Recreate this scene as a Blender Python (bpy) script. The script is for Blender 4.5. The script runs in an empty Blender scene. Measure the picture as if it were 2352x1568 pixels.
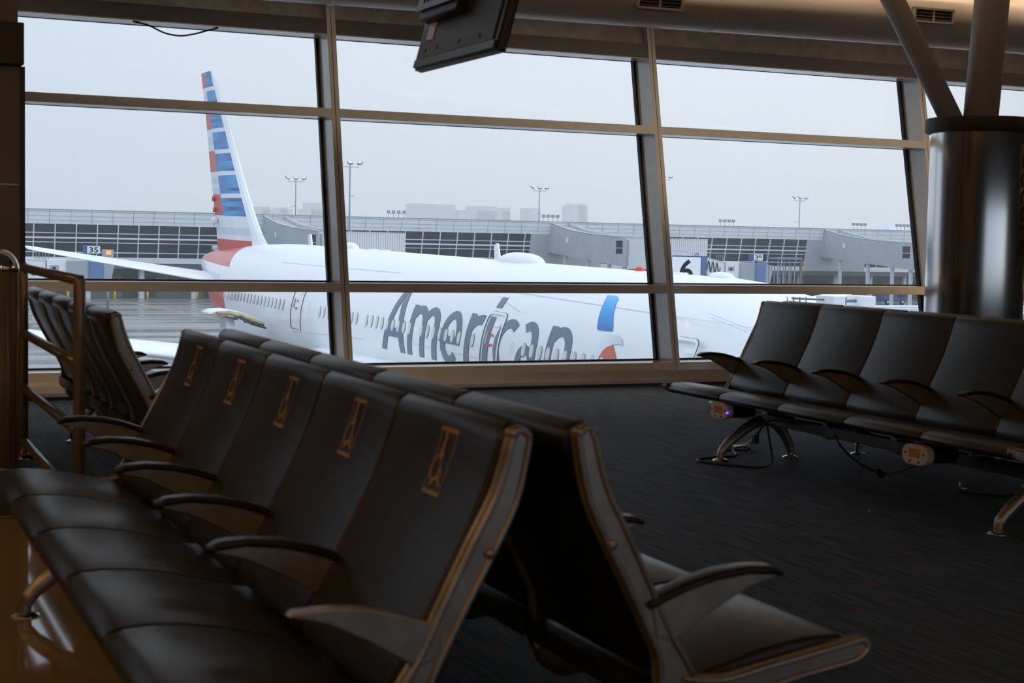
import bpy, bmesh, math, random
from mathutils import Vector, Matrix
random.seed(7)
sc = bpy.context.scene
col = sc.collection
PI = math.pi
V = Vector

# ------------------------------------------------------------------ materials
def mat(name, color, rough=0.5, metal=0.0, spec=0.5, emit=None, estr=0.0, **kw):
    m = bpy.data.materials.new(name); m.use_nodes = True
    b = m.node_tree.nodes['Principled BSDF']
    b.inputs['Base Color'].default_value = (*color, 1)
    b.inputs['Roughness'].default_value = rough
    b.inputs['Metallic'].default_value = metal
    b.inputs['Specular IOR Level'].default_value = spec
    if emit:
        b.inputs['Emission Color'].default_value = (*emit, 1)
        b.inputs['Emission Strength'].default_value = estr
    for k, v in kw.items():
        b.inputs[k.replace('_', ' ')].default_value = v
    return m

def nodes(m):
    return m.node_tree.nodes, m.node_tree.links, m.node_tree.nodes['Principled BSDF']

def noisy(m, c1, c2, scale=(5, 5, 5), detail=4, lo=.35, hi=.65, bump=0.0, coord='Object'):
    n, l, b = nodes(m)
    tc = n.new('ShaderNodeTexCoord'); mp = n.new('ShaderNodeMapping'); mp.inputs['Scale'].default_value = scale
    nz = n.new('ShaderNodeTexNoise'); nz.inputs['Scale'].default_value = 1; nz.inputs['Detail'].default_value = detail
    cr = n.new('ShaderNodeValToRGB')
    cr.color_ramp.elements[0].position = lo; cr.color_ramp.elements[0].color = (*c1, 1)
    cr.color_ramp.elements[1].position = hi; cr.color_ramp.elements[1].color = (*c2, 1)
    l.new(tc.outputs[coord], mp.inputs['Vector']); l.new(mp.outputs['Vector'], nz.inputs['Vector'])
    l.new(nz.outputs['Fac'], cr.inputs['Fac']); l.new(cr.outputs['Color'], b.inputs['Base Color'])
    if bump:
        bp = n.new('ShaderNodeBump'); bp.inputs['Strength'].default_value = bump; bp.inputs['Distance'].default_value = .01
        l.new(nz.outputs['Fac'], bp.inputs['Height']); l.new(bp.outputs['Normal'], b.inputs['Normal'])
    return m

M = {}
M['leather'] = noisy(mat('black_leather', (.02, .02, .02), .36, 0, .6), (.020, .020, .021), (.028, .028, .029), (30, 30, 30), 5)
M['arm_black'] = mat('black_armrest_rubber', (.014, .013, .013), .38, 0, .5)
M['black'] = mat('black_plastic', (.010, .010, .010), .45)
M['cast'] = noisy(mat('cast_aluminium', (.42, .41, .40), .38, .85), (.38, .37, .36), (.48, .47, .46), (14, 14, 14), 3)
M['cast_dark'] = mat('grey_beam_metal', (.16, .155, .15), .45, .7)
M['bronze'] = noisy(mat('bronze_paint', (.6, .6, .6), .19, .1), (.59, .59, .58), (.64, .63, .62), (9, 9, 9), 3)
M['rail'] = mat('bronze_rail_metal', (.30, .26, .22), .34, .55)
M['header'] = mat('dark_grey_paint', (.12, .12, .125), .5, .1)
M['gasket'] = mat('black_gasket', (.008, .008, .009), .6)
M['galv'] = noisy(mat('galvanised_steel', (.4, .4, .4), .42, .75), (.22, .23, .24), (.33, .33, .33), (8, 8, 8), 8, .3, .7)
M['sill'] = noisy(mat('pale_sill_metal', (.46, .43, .40), .3, .1), (.44, .41, .38), (.50, .47, .44), (3, 3, 3), 5)
M['duct'] = mat('satin_beige_duct', (.66, .61, .57), .30, .15)
M['vent_dark'] = mat('vent_shadow_metal', (.03, .03, .03), .5)
M['grille'] = mat('vent_grille_metal', (.30, .29, .28), .45, .3)
M['steel'] = mat('brushed_stainless', (.72, .71, .70), .15, 1.0)
n_, l_, b_ = nodes(M['steel']); tg = n_.new('ShaderNodeTangent'); tg.direction_type = 'RADIAL'; tg.axis = 'Z'
l_.new(tg.outputs[0], b_.inputs['Tangent']); b_.inputs['Anisotropic'].default_value = .93
M['ring'] = noisy(mat('dark_stone_ring', (.05, .045, .045), .55), (.045, .04, .04), (.07, .062, .06), (9, 9, 9), 4)
M['strut'] = mat('white_strut_paint', (.62, .60, .57), .45)
M['pier'] = noisy(mat('brown_wall_panel', (.12, .10, .085), .4), (.165, .14, .12), (.20, .17, .145), (3, 3, 3), 3)
M['pier_dark'] = mat('dark_brown_trim', (.045, .038, .034), .45)
M['chrome'] = mat('chrome', (.75, .74, .72), .08, 1.0)
M['tv'] = mat('black_tv_casing', (.022, .020, .019), .36)
M['tv_back'] = mat('dark_brown_tv_back', (.06, .05, .045), .45, .3)
M['screen'] = mat('dark_screen', (.01, .01, .012), .1)
M['ceiling'] = mat('ceiling_paint', (.6, .57, .53), .8)
M['wall'] = mat('interior_wall_paint', (.22, .19, .16), .6)
M['gold'] = mat('gold_print', (.62, .45, .20), .6)
M['podface'] = mat('power_module_grey', (.78, .78, .80), .4)
M['orange'] = noisy(mat('orange_sticker', (.7, .32, .12), .5), (.75, .36, .16), (.55, .2, .06), (160, 160, 160), 1, .45, .55)
M['led'] = mat('blue_led', (.05, .02, .8), .4, emit=(.08, .02, 1), estr=6)
M['white_pl'] = mat('white_plastic', (.78, .78, .78), .4)
M['signplate'] = mat('dark_bronze_sign', (.16, .125, .075), .35)
# outside
M['plane'] = mat('white_aircraft_paint', (.81, .82, .83), .28)
M['plane_grey'] = mat('light_grey_aircraft_paint', (.52, .55, .58), .35)
M['title'] = mat('slate_grey_lettering_and_rim_shadow', (.14, .185, .245), .35)
M['red'] = mat('livery_red', (.58, .10, .075), .35)
M['fin_white'] = mat('livery_white', (.74, .78, .83), .35)
M['fin_grey'] = mat('livery_light_grey', (.60, .65, .74), .35)
M['win_rim'] = mat('cabin_window_rim', (.36, .37, .38), .4)
M['win_glass'] = mat('cabin_window_pane', (.66, .66, .63), .2)
M['emb_red'] = mat('emblem_red', (.60, .13, .07), .35)
M['primer'] = noisy(mat('yellow_primer', (.62, .56, .28), .6), (.66, .60, .30), (.50, .46, .24), (3, 3, 3), 3)
M['beacon'] = mat('red_beacon', (.7, .05, .03), .3)
M['tyre'] = mat('black_tyre', (.02, .02, .02), .8)
M['fascia'] = noisy(mat('pale_metal_cladding', (.52, .56, .60), .5), (.78, .82, .86), (.83, .87, .91), (.2, .2, .6), 3)
M['clad'] = noisy(mat('grey_metal_cladding', (.34, .37, .39), .5), (.46, .49, .52), (.51, .54, .57), (.3, .3, .3), 3)
M['dglass'] = mat('dark_terminal_glass', (.022, .03, .042), .12, 0, .6)
M['frame_w'] = mat('pale_window_frame', (.66, .70, .76), .5)
M['seam'] = mat('cladding_seam', (.30, .34, .38), .6)
M['concrete'] = noisy(mat('grey_concrete', (.24, .24, .24), .8), (.21, .21, .21), (.27, .27, .27), (.4, .4, .4), 4)
M['under'] = mat('dark_undercroft', (.11, .12, .13), .7)
M['colwhite'] = mat('white_column_paint', (.62, .65, .68), .6)
M['roof_tan'] = mat('tan_roof_gravel', (.42, .41, .38), .8)
M['bridge'] = mat('white_bridge_cladding', (.80, .82, .84), .5)
M['bridge_grey'] = mat('grey_bridge_cladding', (.36, .40, .44), .5)
M['blue'] = mat('navy_blue_paint', (.07, .11, .30), .5)
M['cabblue'] = mat('blue_cab_paint', (.13, .21, .40), .5)
M['signwhite'] = mat('white_sign_face', (.86, .87, .88), .4)
M['signblack'] = mat('black_sign_digit', (.01, .01, .012), .4)
M['mast'] = mat('galvanised_mast', (.22, .27, .31), .5, .2)
M['hose'] = mat('black_hose', (.03, .03, .035), .6)
M['yellow'] = mat('yellow_paint', (.62, .42, .08), .6)
M['orangelamp'] = mat('orange_lamp', (.8, .3, .05), .5, emit=(1, .32, .06), estr=1.1)
M['olive'] = mat('olive_brown_paint', (.22, .18, .10), .6)
M['redpaint'] = mat('faded_red_paint', (.55, .12, .08), .6)
M['far'] = mat('distant_haze_paled_concrete', (.42, .46, .50), .9)  # concrete lightened, so part of the haze is in its colour
M['cartblue'] = mat('cart_blue', (.06, .10, .26), .6)

def glass_mat():
    m = bpy.data.materials.new('window_glass'); m.use_nodes = True
    n, l = m.node_tree.nodes, m.node_tree.links; n.clear()
    out = n.new('ShaderNodeOutputMaterial'); mx = n.new('ShaderNodeMixShader')
    tr = n.new('ShaderNodeBsdfTransparent'); tr.inputs['Color'].default_value = (.965, .98, .985, 1)
    gl = n.new('ShaderNodeBsdfGlossy'); gl.inputs['Roughness'].default_value = .01
    fr = n.new('ShaderNodeFresnel'); fr.inputs['IOR'].default_value = 1.35
    l.new(fr.outputs[0], mx.inputs[0]); l.new(tr.outputs[0], mx.inputs[1]); l.new(gl.outputs[0], mx.inputs[2])
    l.new(mx.outputs[0], out.inputs['Surface'])
    return m
M['glass'] = glass_mat()

def carpet_mat():
    m = mat('streaked_blue_carpet', (.05, .06, .08), .85, 0, .25); n, l, b = nodes(m)
    tc = n.new('ShaderNodeTexCoord')
    def nz(scale, detail=2):
        mp = n.new('ShaderNodeMapping'); mp.inputs['Scale'].default_value = scale
        t = n.new('ShaderNodeTexNoise'); t.inputs['Scale'].default_value = 1; t.inputs['Detail'].default_value = detail
        l.new(tc.outputs['Object'], mp.inputs['Vector']); l.new(mp.outputs['Vector'], t.inputs['Vector']); return t
    a = nz((55, 3.0, 1)); r = nz((36, 4.2, 1), 1)
    c1 = n.new('ShaderNodeValToRGB'); c1.color_ramp.elements[0].position = .36; c1.color_ramp.elements[0].color = (.042, .064, .105, 1)
    c1.color_ramp.elements[1].position = .66; c1.color_ramp.elements[1].color = (.094, .138, .212, 1)
    c2 = n.new('ShaderNodeValToRGB'); c2.color_ramp.elements[0].position = .69; c2.color_ramp.elements[0].color = (0, 0, 0, 1)
    c2.color_ramp.elements[1].position = .73; c2.color_ramp.elements[1].color = (.85, .85, .85, 1)
    mx = n.new('ShaderNodeMixRGB'); mx.inputs['Color2'].default_value = (.30, .055, .06, 1)
    l.new(a.outputs['Fac'], c1.inputs['Fac']); l.new(r.outputs['Fac'], c2.inputs['Fac'])
    l.new(c2.outputs['Color'], mx.inputs['Fac']); l.new(c1.outputs['Color'], mx.inputs['Color1'])
    l.new(mx.outputs['Color'], b.inputs['Base Color'])
    bp = n.new('ShaderNodeBump'); bp.inputs['Strength'].default_value = .4; bp.inputs['Distance'].default_value = .004
    l.new(a.outputs['Fac'], bp.inputs['Height']); l.new(bp.outputs['Normal'], b.inputs['Normal'])
    return m
M['carpet'] = carpet_mat()
M['tile'] = noisy(mat('polished_tan_tile', (.42, .32, .16), .06, 0, .6), (.42, .32, .16), (.48, .37, .19), (1.5, 1.5, 1.5), 5)
def apron_mat():
    m = noisy(mat('wet_concrete_apron', (.26, .26, .26), .3, 0, .5), (.20, .205, .21), (.30, .30, .30), (.03, .16, .1), 6)
    n, l, b = nodes(m)
    tc = n.new('ShaderNodeTexCoord'); mp = n.new('ShaderNodeMapping'); mp.inputs['Scale'].default_value = (.03, .25, .1)
    t = n.new('ShaderNodeTexNoise'); t.inputs['Scale'].default_value = 1; t.inputs['Detail'].default_value = 5
    mr = n.new('ShaderNodeMapRange'); mr.inputs['From Min'].default_value = .4; mr.inputs['From Max'].default_value = .6
    mr.inputs['To Min'].default_value = .12; mr.inputs['To Max'].default_value = .45
    l.new(tc.outputs['Object'], mp.inputs['Vector']); l.new(mp.outputs['Vector'], t.inputs['Vector'])
    l.new(t.outputs['Fac'], mr.inputs['Value']); l.new(mr.outputs['Result'], b.inputs['Roughness'])
    return m
M['apron'] = apron_mat()

def gradient_mat(name, axis, stops, rough=.35):
    m = mat(name, (1, 1, 1), rough); n, l, b = nodes(m)
    tc = n.new('ShaderNodeTexCoord'); sp = n.new('ShaderNodeSeparateXYZ'); cr = n.new('ShaderNodeValToRGB')
    mr = n.new('ShaderNodeMapRange'); mr.inputs['From Min'].default_value = stops[0][0]; mr.inputs['From Max'].default_value = stops[-1][0]
    l.new(tc.outputs['Object'], sp.inputs[0]); l.new(sp.outputs[axis], mr.inputs['Value']); l.new(mr.outputs['Result'], cr.inputs['Fac'])
    els = cr.color_ramp.elements
    while len(els) < len(stops): els.new(.5)
    for e, (p, c) in zip(els, stops):
        e.position = (p - stops[0][0]) / (stops[-1][0] - stops[0][0]); e.color = (*c, 1)
    l.new(cr.outputs['Color'], b.inputs['Base Color'])
    return m

# ------------------------------------------------------------------ mesh helpers
def link(o, parent=None):
    col.objects.link(o)
    if parent is not None: o.parent = parent
    return o

class MB:
    def __init__(self): self.bm = bmesh.new(); self.mats = []
    def mi(self, m):
        if m not in self.mats: self.mats.append(m)
        return self.mats.index(m)
    def quad(self, pts, m):
        f = self.bm.faces.new([self.bm.verts.new(p) for p in pts]); f.material_index = self.mi(m); return f
    def box(self, lo, hi, m, mtx=None, bevel=0):
        x0, y0, z0 = lo; x1, y1, z1 = hi
        vs = [V(p) for p in ((x0,y0,z0),(x1,y0,z0),(x1,y1,z0),(x0,y1,z0),(x0,y0,z1),(x1,y0,z1),(x1,y1,z1),(x0,y1,z1))]
        if mtx: vs = [mtx @ v for v in vs]
        vs = [self.bm.verts.new(v) for v in vs]
        k = self.mi(m); fs = []
        for q in ((3,2,1,0),(4,5,6,7),(0,1,5,4),(1,2,6,5),(2,3,7,6),(3,0,4,7)):
            f = self.bm.faces.new([vs[i] for i in q]); f.material_index = k; fs.append(f)
        if bevel:
            es = list({e for f in fs for e in f.edges})
            r = bmesh.ops.bevel(self.bm, geom=es, offset=bevel, segments=2, affect='EDGES', profile=.6)
            for f in r['faces']: f.material_index = k
        return self
    def prism(self, poly, axis, a, b, m, bevel=0, seg=2, inset=None):
        """poly of 2D points extruded along axis ('x','y','z') from a to b"""
        def P(p, t):
            return {'x': (t, p[0], p[1]), 'y': (p[0], t, p[1]), 'z': (p[0], p[1], t)}[axis]
        k = self.mi(m); n = len(poly)
        va = [self.bm.verts.new(P(p, a)) for p in poly]; vb = [self.bm.verts.new(P(p, b)) for p in poly]
        fs = []
        fa = self.bm.faces.new(va); fb = self.bm.faces.new(vb[::-1]); fs += [fa, fb]
        for i in range(n):
            fs.append(self.bm.faces.new([va[i], vb[i], vb[(i+1) % n], va[(i+1) % n]]))
        for f in fs: f.material_index = k
        bmesh.ops.recalc_face_normals(self.bm, faces=fs)
        if inset:
            r = bmesh.ops.inset_region(self.bm, faces=[fa], thickness=inset[0], depth=0, use_even_offset=True)
            bmesh.ops.inset_region(self.bm, faces=[fa], thickness=.003, depth=-inset[1], use_even_offset=True)
            r = bmesh.ops.inset_region(self.bm, faces=[fb], thickness=inset[0], depth=0, use_even_offset=True)
            bmesh.ops.inset_region(self.bm, faces=[fb], thickness=.003, depth=-inset[1], use_even_offset=True)
        if bevel:
            es = [e for e in {e for f in (fa, fb) for e in f.edges}] if not inset else [e for e in self.bm.edges if e.is_valid and (va[0] in e.verts or True) and len(e.link_faces) == 2 and any(v in va for v in e.verts) and all(v in va for v in e.verts)]
            r = bmesh.ops.bevel(self.bm, geom=es, offset=bevel, segments=seg, affect='EDGES', profile=.5)
            for f in r['faces']: f.material_index = k
        return self
    def tube(self, pts, rad, m, n=10, cap=True, closed=False):
        pts = [V(p) for p in pts]; k = self.mi(m)
        rads = rad if isinstance(rad, (list, tuple)) else [rad]*len(pts)
        rings = []; up = None
        for i, p in enumerate(pts):
            if closed: t = pts[(i+1) % len(pts)] - pts[i-1]
            else: t = pts[min(i+1, len(pts)-1)] - pts[max(i-1, 0)]
            t.normalize()
            if up is None:
                up = V((0,0,1)) if abs(t.z) < .9 else V((1,0,0))
            s = t.cross(up); s.normalize(); up = s.cross(t); up.normalize()
            rings.append([self.bm.verts.new(p + (s*math.cos(2*PI*j/n) + up*math.sin(2*PI*j/n))*rads[i]) for j in range(n)])
        N = len(rings)
        for i in range(N if closed else N-1):
            a, b = rings[i], rings[(i+1) % N]
            for j in range(n):
                f = self.bm.faces.new([a[j], a[(j+1) % n], b[(j+1) % n], b[j]]); f.material_index = k; f.smooth = True
        if cap and not closed:
            f = self.bm.faces.new(rings[0][::-1]); f.material_index = k
            f = self.bm.faces.new(rings[-1]); f.material_index = k
        return self
    def lathe(self, prof, c, m, n=48, axis='z', smooth=True):
        """prof: (radius, height) about a vertical axis through c"""
        k = self.mi(m); rings = []
        def P(r, h, a):
            if axis == 'z': return (c[0]+r*math.cos(a), c[1]+r*math.sin(a), c[2]+h)
            if axis == 'x': return (c[0]+h, c[1]+r*math.cos(a), c[2]+r*math.sin(a))
            return (c[0]+r*math.cos(a), c[1]+h, c[2]+r*math.sin(a))
        for r, h in prof:
            if r < 1e-6: rings.append([self.bm.verts.new(P(0, h, 0))])
            else: rings.append([self.bm.verts.new(P(r, h, 2*PI*j/n)) for j in range(n)])
        fs = []
        for a, b in zip(rings, rings[1:]):
            for j in range(n):
                if len(a) == 1 and len(b) == 1: continue
                if len(a) == 1: q = [a[0], b[j], b[(j+1) % n]]
                elif len(b) == 1: q = [a[j], b[0], a[(j+1) % n]]
                else: q = [a[j], b[j], b[(j+1) % n], a[(j+1) % n]]
                f = self.bm.faces.new(q); f.material_index = k; f.smooth = smooth; fs.append(f)
        bmesh.ops.recalc_face_normals(self.bm, faces=fs)
        return self
    def loft(self, rings, m, cap=True, smooth=True, closed=True):
        """rings: lists of points, same count"""
        k = self.mi(m); vr = [[self.bm.verts.new(p) for p in r] for r in rings]; n = len(vr[0]); fs = []
        for a, b in zip(vr, vr[1:]):
            for j in range(n if closed else n-1):
                f = self.bm.faces.new([a[j], a[(j+1) % n], b[(j+1) % n], b[j]]); f.material_index = k; f.smooth = smooth; fs.append(f)
        if cap:
            for r in (vr[0][::-1], vr[-1]):
                f = self.bm.faces.new(r); f.material_index = k; fs.append(f)
        bmesh.ops.recalc_face_normals(self.bm, faces=fs)
        return self
    def mesh(self, name):
        me = bpy.data.meshes.new(name); self.bm.to_mesh(me); self.bm.free()
        for m in self.mats: me.materials.append(m)
        return me
    def build(self, name, parent=None, loc=None, autosmooth=False):
        me = self.mesh(name)
        if autosmooth:
            for p in me.polygons: p.use_smooth = True
            try: me.set_sharp_from_angle(angle=math.radians(35))
            except Exception: pass
        o = bpy.data.objects.new(name, me); link(o, parent)
        if loc: o.location = loc
        return o

def tag(o, label=None, cat=None, group=None, kind=None):
    if label: o['label'] = label
    if cat: o['category'] = cat
    if group: o['group'] = group
    if kind: o['kind'] = kind
    return o
def empty(name, loc=(0,0,0), rz=0, parent=None):
    o = bpy.data.objects.new(name, None); o.empty_display_size = .2; link(o, parent); o.location = loc; o.rotation_euler = (0,0,rz); return o
def inst(src, parent, loc=(0,0,0), rot=None, name=None):
    o = src.copy(); col.objects.link(o); o.parent = parent; o.location = loc
    if rot: o.rotation_euler = rot
    return o
def smooth_path(pts, k=6):
    pts = [V(p) for p in pts]; out = []
    for i in range(len(pts)-1):
        p0, p1, p2, p3 = pts[max(i-1,0)], pts[i], pts[i+1], pts[min(i+2,len(pts)-1)]
        for j in range(k):
            t = j/k
            out.append(.5*((2*p1)+(p2-p0)*t+(2*p0-5*p1+4*p2-p3)*t*t+(3*p1-p0-3*p2+p3)*t**3))
    out.append(pts[-1]); return out

# ------------------------------------------------------------------ camera
cd = bpy.data.cameras.new('camera'); cam = bpy.data.objects.new('camera', cd); link(cam)
yaw, pit, rol = .4235, .0683, .0205
fw = V((math.sin(yaw)*math.cos(pit), math.cos(yaw)*math.cos(pit), -math.sin(pit)))
r0 = V((math.cos(yaw), -math.sin(yaw), 0)); u0 = r0.cross(fw)
r2 = math.cos(rol)*r0 + math.sin(rol)*u0; u2 = -math.sin(rol)*r0 + math.cos(rol)*u0
mw = Matrix.Identity(4)
for i in range(3):
    mw[i][0], mw[i][1], mw[i][2] = r2[i], u2[i], -fw[i]
mw[2][3] = 1.29
cam.matrix_world = mw
cd.sensor_width = 36; cd.lens = 3527.8*36/2352; cd.clip_start = .05; cd.clip_end = 6000
cd.dof.use_dof = True; cd.dof.focus_distance = 48; cd.dof.aperture_fstop = 6.3
sc.camera = cam

# ------------------------------------------------------------------ room shell
TL = .2111                                   # outward lean of the window wall
def yf(z): return 12.197 + TL*(z-1.29)       # inner front plane of the frames
def structure(o): o['kind'] = 'structure'; return o

YB, XL, XR_ = -18.0, -9.0, 26.0
b = MB(); b.box((.9, YB, -.25), (XR_, 12.3, 0), M['carpet']); structure(b.build('floor'))
b = MB(); b.box((XL, YB, -.25), (.9, 12.3, 0), M['tile']); structure(b.build('floor_tile'))
b = MB(); b.box((.885, YB, 0), (.915, 11.7, .004), M['cast_dark']); structure(b.build('trim_6'))
b = MB(); b.box((XL, YB, 4.75), (XR_, 13.2, 4.95), M['ceiling']); structure(b.build('ceiling'))
b = MB()
for lo, hi in (((XL,YB-.3,-.25),(-2,YB,4.95)), ((-2,YB-.3,-.25),(25,YB,.1)), ((-2,YB-.3,2.35),(25,YB,4.95)), ((25,YB-.3,-.25),(XR_,YB,4.95))): b.box(lo, hi, M['wall'])
structure(b.build('wall_back'))
w = empty('window_8'); structure(w)
for x in (-2, 2.5, 7, 11.5, 16, 20.5, 24.9):
    b = MB(); b.box((x,YB-.25,.1),(x+.1,YB,2.35), M['bronze']); b.build('mullion', w)
for z in (.1, 1.40, 2.28):
    b = MB(); b.box((-2,YB-.25,z),(25,YB-.01,z+.07), M['bronze']); b.build('transom', w)
b = MB(); b.box((-1.9,YB-.15,.17),(24.9,YB-.14,2.28), M['glass']); b.build('pane', w)
b = MB(); b.box((XR_, YB-.3, -.25), (XR_+.3, 13.2, 4.95), M['wall']); structure(b.build('wall_right'))
b = MB(); b.box((XL-.3, YB-.3, -.25), (XL, 13.2, 4.95), M['wall']); structure(b.build('wall_left'))

X1, SP = 3.898, 3.084
def sl_box(b, x0, x1, z0, z1, d0, d1, m):
    """box in the slanted window wall; d = distance outward from the inner front plane"""
    vs = []
    for z in (z0, z1):
        for x, d in ((x0, d0), (x1, d0), (x1, d1), (x0, d1)):
            vs.append((x, yf(z)+d, z))
    idx = ((3,2,1,0),(4,5,6,7),(0,1,5,4),(1,2,6,5),(2,3,7,6),(3,0,4,7))
    vv = [b.bm.verts.new(v) for v in vs]; k = b.mi(m)
    for q in idx:
        f = b.bm.faces.new([vv[i] for i in q]); f.material_index = k
ZS, ZT1, ZT2, ZH, ZHT, ZTOP = .177, 2.325, .877, 2.947, 3.085, 3.5   # sill, transom tops, header bottom and top
TH = .075; MW = .075; DP = .29
wins = []
for i in range(6):
    xl = X1 + (i-1)*SP; xr = xl + SP
    w = empty('window_%d' % (i+1), (0, 0, 0)); structure(w); wins.append(w)
    # mullion at right of the bay
    b = MB(); sl_box(b, xr, xr+.034, 0.02, ZTOP, 0, DP, M['bronze']); sl_box(b, xr+.034, xr+.040, .02, ZTOP, .006, DP, M['gasket']); sl_box(b, xr+.040, xr+MW, .02, ZTOP, 0, DP, M['bronze'])
    b.build('mullion', w)
    for zt in (ZT1, ZT2):
        b = MB(); sl_box(b, xl+MW, xr, zt-TH, zt, .002, DP, M['bronze']); b.build('transom', w)
    b = MB(); sl_box(b, xl+MW, xr, ZS-.06, ZS+.012, .004, DP, M['bronze']); b.build('bottom_rail', w)
    for z0, z1 in ((ZS+.012, ZT2-TH), (ZT2, ZT1-TH), (ZT1, ZH)):
        b = MB(); sl_box(b, xl+MW+.022, xr-.022, z0+.012, z1-.002, DP-.012, DP, M['glass']); p = b.build('pane', w)
        b = MB()
        sl_box(b, xl+MW, xl+MW+.024, z0, z1, DP-.03, DP+.02, M['gasket']); sl_box(b, xr-.024, xr, z0, z1, DP-.03, DP+.02, M['gasket'])
        sl_box(b, xl+MW+.024, xr-.024, z0, z0+.012, DP-.03, DP+.02, M['gasket']); sl_box(b, xl+MW+.024, xr-.024, z1-.003, z1, DP-.01, DP+.02, M['gasket'])
        b.build('gasket', p)
XA, XB = X1-SP, X1+5*SP+MW
b = MB(); sl_box(b, XA, XB, ZH+.012, ZHT, .01, DP+.02, M['header']); sl_box(b, XA, XB, ZH, ZH+.012, .015, DP+.02, M['bronze']); structure(b.build('trim_1'))
b = MB(); sl_box(b, XA, XB, ZHT, ZTOP, .07, DP, M['galv']); structure(b.build('trim_2'))
b = MB(); sl_box(b, -9, XR_, ZTOP, ZTOP+.08, 0, DP, M['header']); structure(b.build('trim_3'))
# clerestory above the duct
w = empty('window_7'); structure(w)
for i in range(9):
    xl = X1 + (i-3)*SP
    b = MB(); sl_box(b, xl+SP, xl+SP+MW, ZTOP+.08, 4.75, 0, DP, M['bronze']); b.build('mullion', w)
    b = MB(); sl_box(b, xl+MW, xl+SP, ZTOP+.08, 4.75, DP-.02, DP, M['glass']); b.build('pane', w)
# walls that close the window line at both ends
b = MB(); sl_box(b, -9, XA, 0, ZTOP, 0, DP, M['pier']); structure(b.build('wall_window_left'))
b = MB(); sl_box(b, XB, XR_, 0, ZTOP, 0, DP, M['pier']); structure(b.build('wall_window_right'))
# sloped sill cover in lengths with joints over the mullions
b = MB()
for i in range(6):
    x0 = X1+(i-1)*SP+MW/2; x1 = x0+SP-.006
    b.prism([(11.76, .028), (11.76, .055), (11.965, .125), (12.02, .125), (12.02, .028)], 'x', x0, x1, M['sill'])
    b.prism([(11.78, 0), (11.78, .028), (12.02, .028), (12.02, 0)], 'x', x0, x1, M['pier_dark'])
structure(b.build('trim_4'))

# cable looped under the header
b = MB(); b.tube(smooth_path([(2.30, yf(ZH)+.08, 2.945), (2.42, yf(2.92)+.08, 2.925), (2.55, yf(2.88)+.08, 2.872), (2.674, yf(2.86)+.08, 2.857), (2.79, yf(2.88)+.08, 2.88), (2.895, yf(2.92)+.08, 2.915), (2.99, yf(ZH)+.08, 2.945)]), .007, M['black'], 8)
tag(b.build('hanging_cable'), 'thin black cable sagging in a loop from the header above the window', 'cable')

# ------------------------------------------------------------------ left pier, bollard and railing
b = MB()
b.box((.2, 9.3, 0), (1.055, 9.62, 1.526), M['pier']); b.box((.2, 9.304, 1.526), (1.05, 9.61, 1.534), M['cast'])
b.box((.2, 9.3, 1.534), (1.055, 9.62, 2.2), M['pier']); b.box((1.055, 9.29, 0), (1.082, 9.64, 2.205), M['pier_dark'])
b.box((.2, 9.31, 2.2), (1.045, 9.6, 4.75), M['pier'])
structure(b.build('wall_pier'))
b = MB(); b.box((.2, 9.24, 2.212), (1.072, 9.68, 2.45), M['pier_dark'], bevel=.006); b.box((.2, 9.3, 2.20), (1.05, 9.62, 2.212), M['black']); structure(b.build('trim_5'))

t = tag(empty('bollard', (.72, 7.14, 0)), 'bronze bollard post with a domed chrome cap beside the railing', 'bollard')
b = MB(); b.lathe([(0,.012),(.105,.012),(.105,0),(.0,0)], (0,0,0), M['rail'], 32); b.build('base_plate', t)
b = MB(); b.lathe([(.0,.012),(.082,.012),(.082,1.09),(.0,1.09)], (0,0,0), M['pier'], 40)
for a in (-.5, -1.2): b.tube([(.083*math.cos(a), .083*math.sin(a), .02), (.083*math.cos(a), .083*math.sin(a), 1.08)], .004, M['rail'], 6)
b.build('post', t)
b = MB(); b.lathe([(.0,1.09),(.086,1.09),(.086,1.105),(.082,1.125),(.07,1.15),(.05,1.172),(.025,1.184),(0,1.187)], (0,0,0), M['chrome'], 40); b.build('cap', t)

t = tag(empty('guard_rail', (1.02, 6.83, 0)), 'bronze tube guard rail with four bars standing on the carpet edge', 'railing')
for y in (0, 2.02):
    b = MB(); b.tube([(0,y,0),(0,y,1.06),(0,y,1.085)], [.026,.026,.018], M['rail'], 16); p = b.build('post', t)
    b = MB(); b.lathe([(0,.028),(.03,.028),(.04,.02),(.075,.012),(.08,0),(0,0)], (0,y,0), M['chrome'], 28); b.build('floor_flange', p)
for z in (1.062, .70, .40, .10):
    b = MB(); b.tube([(0,0,z),(0,2.02,z)], .024, M['rail'], 16); b.build('bar', t)
    for y in (.03, 1.99): pass

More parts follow.
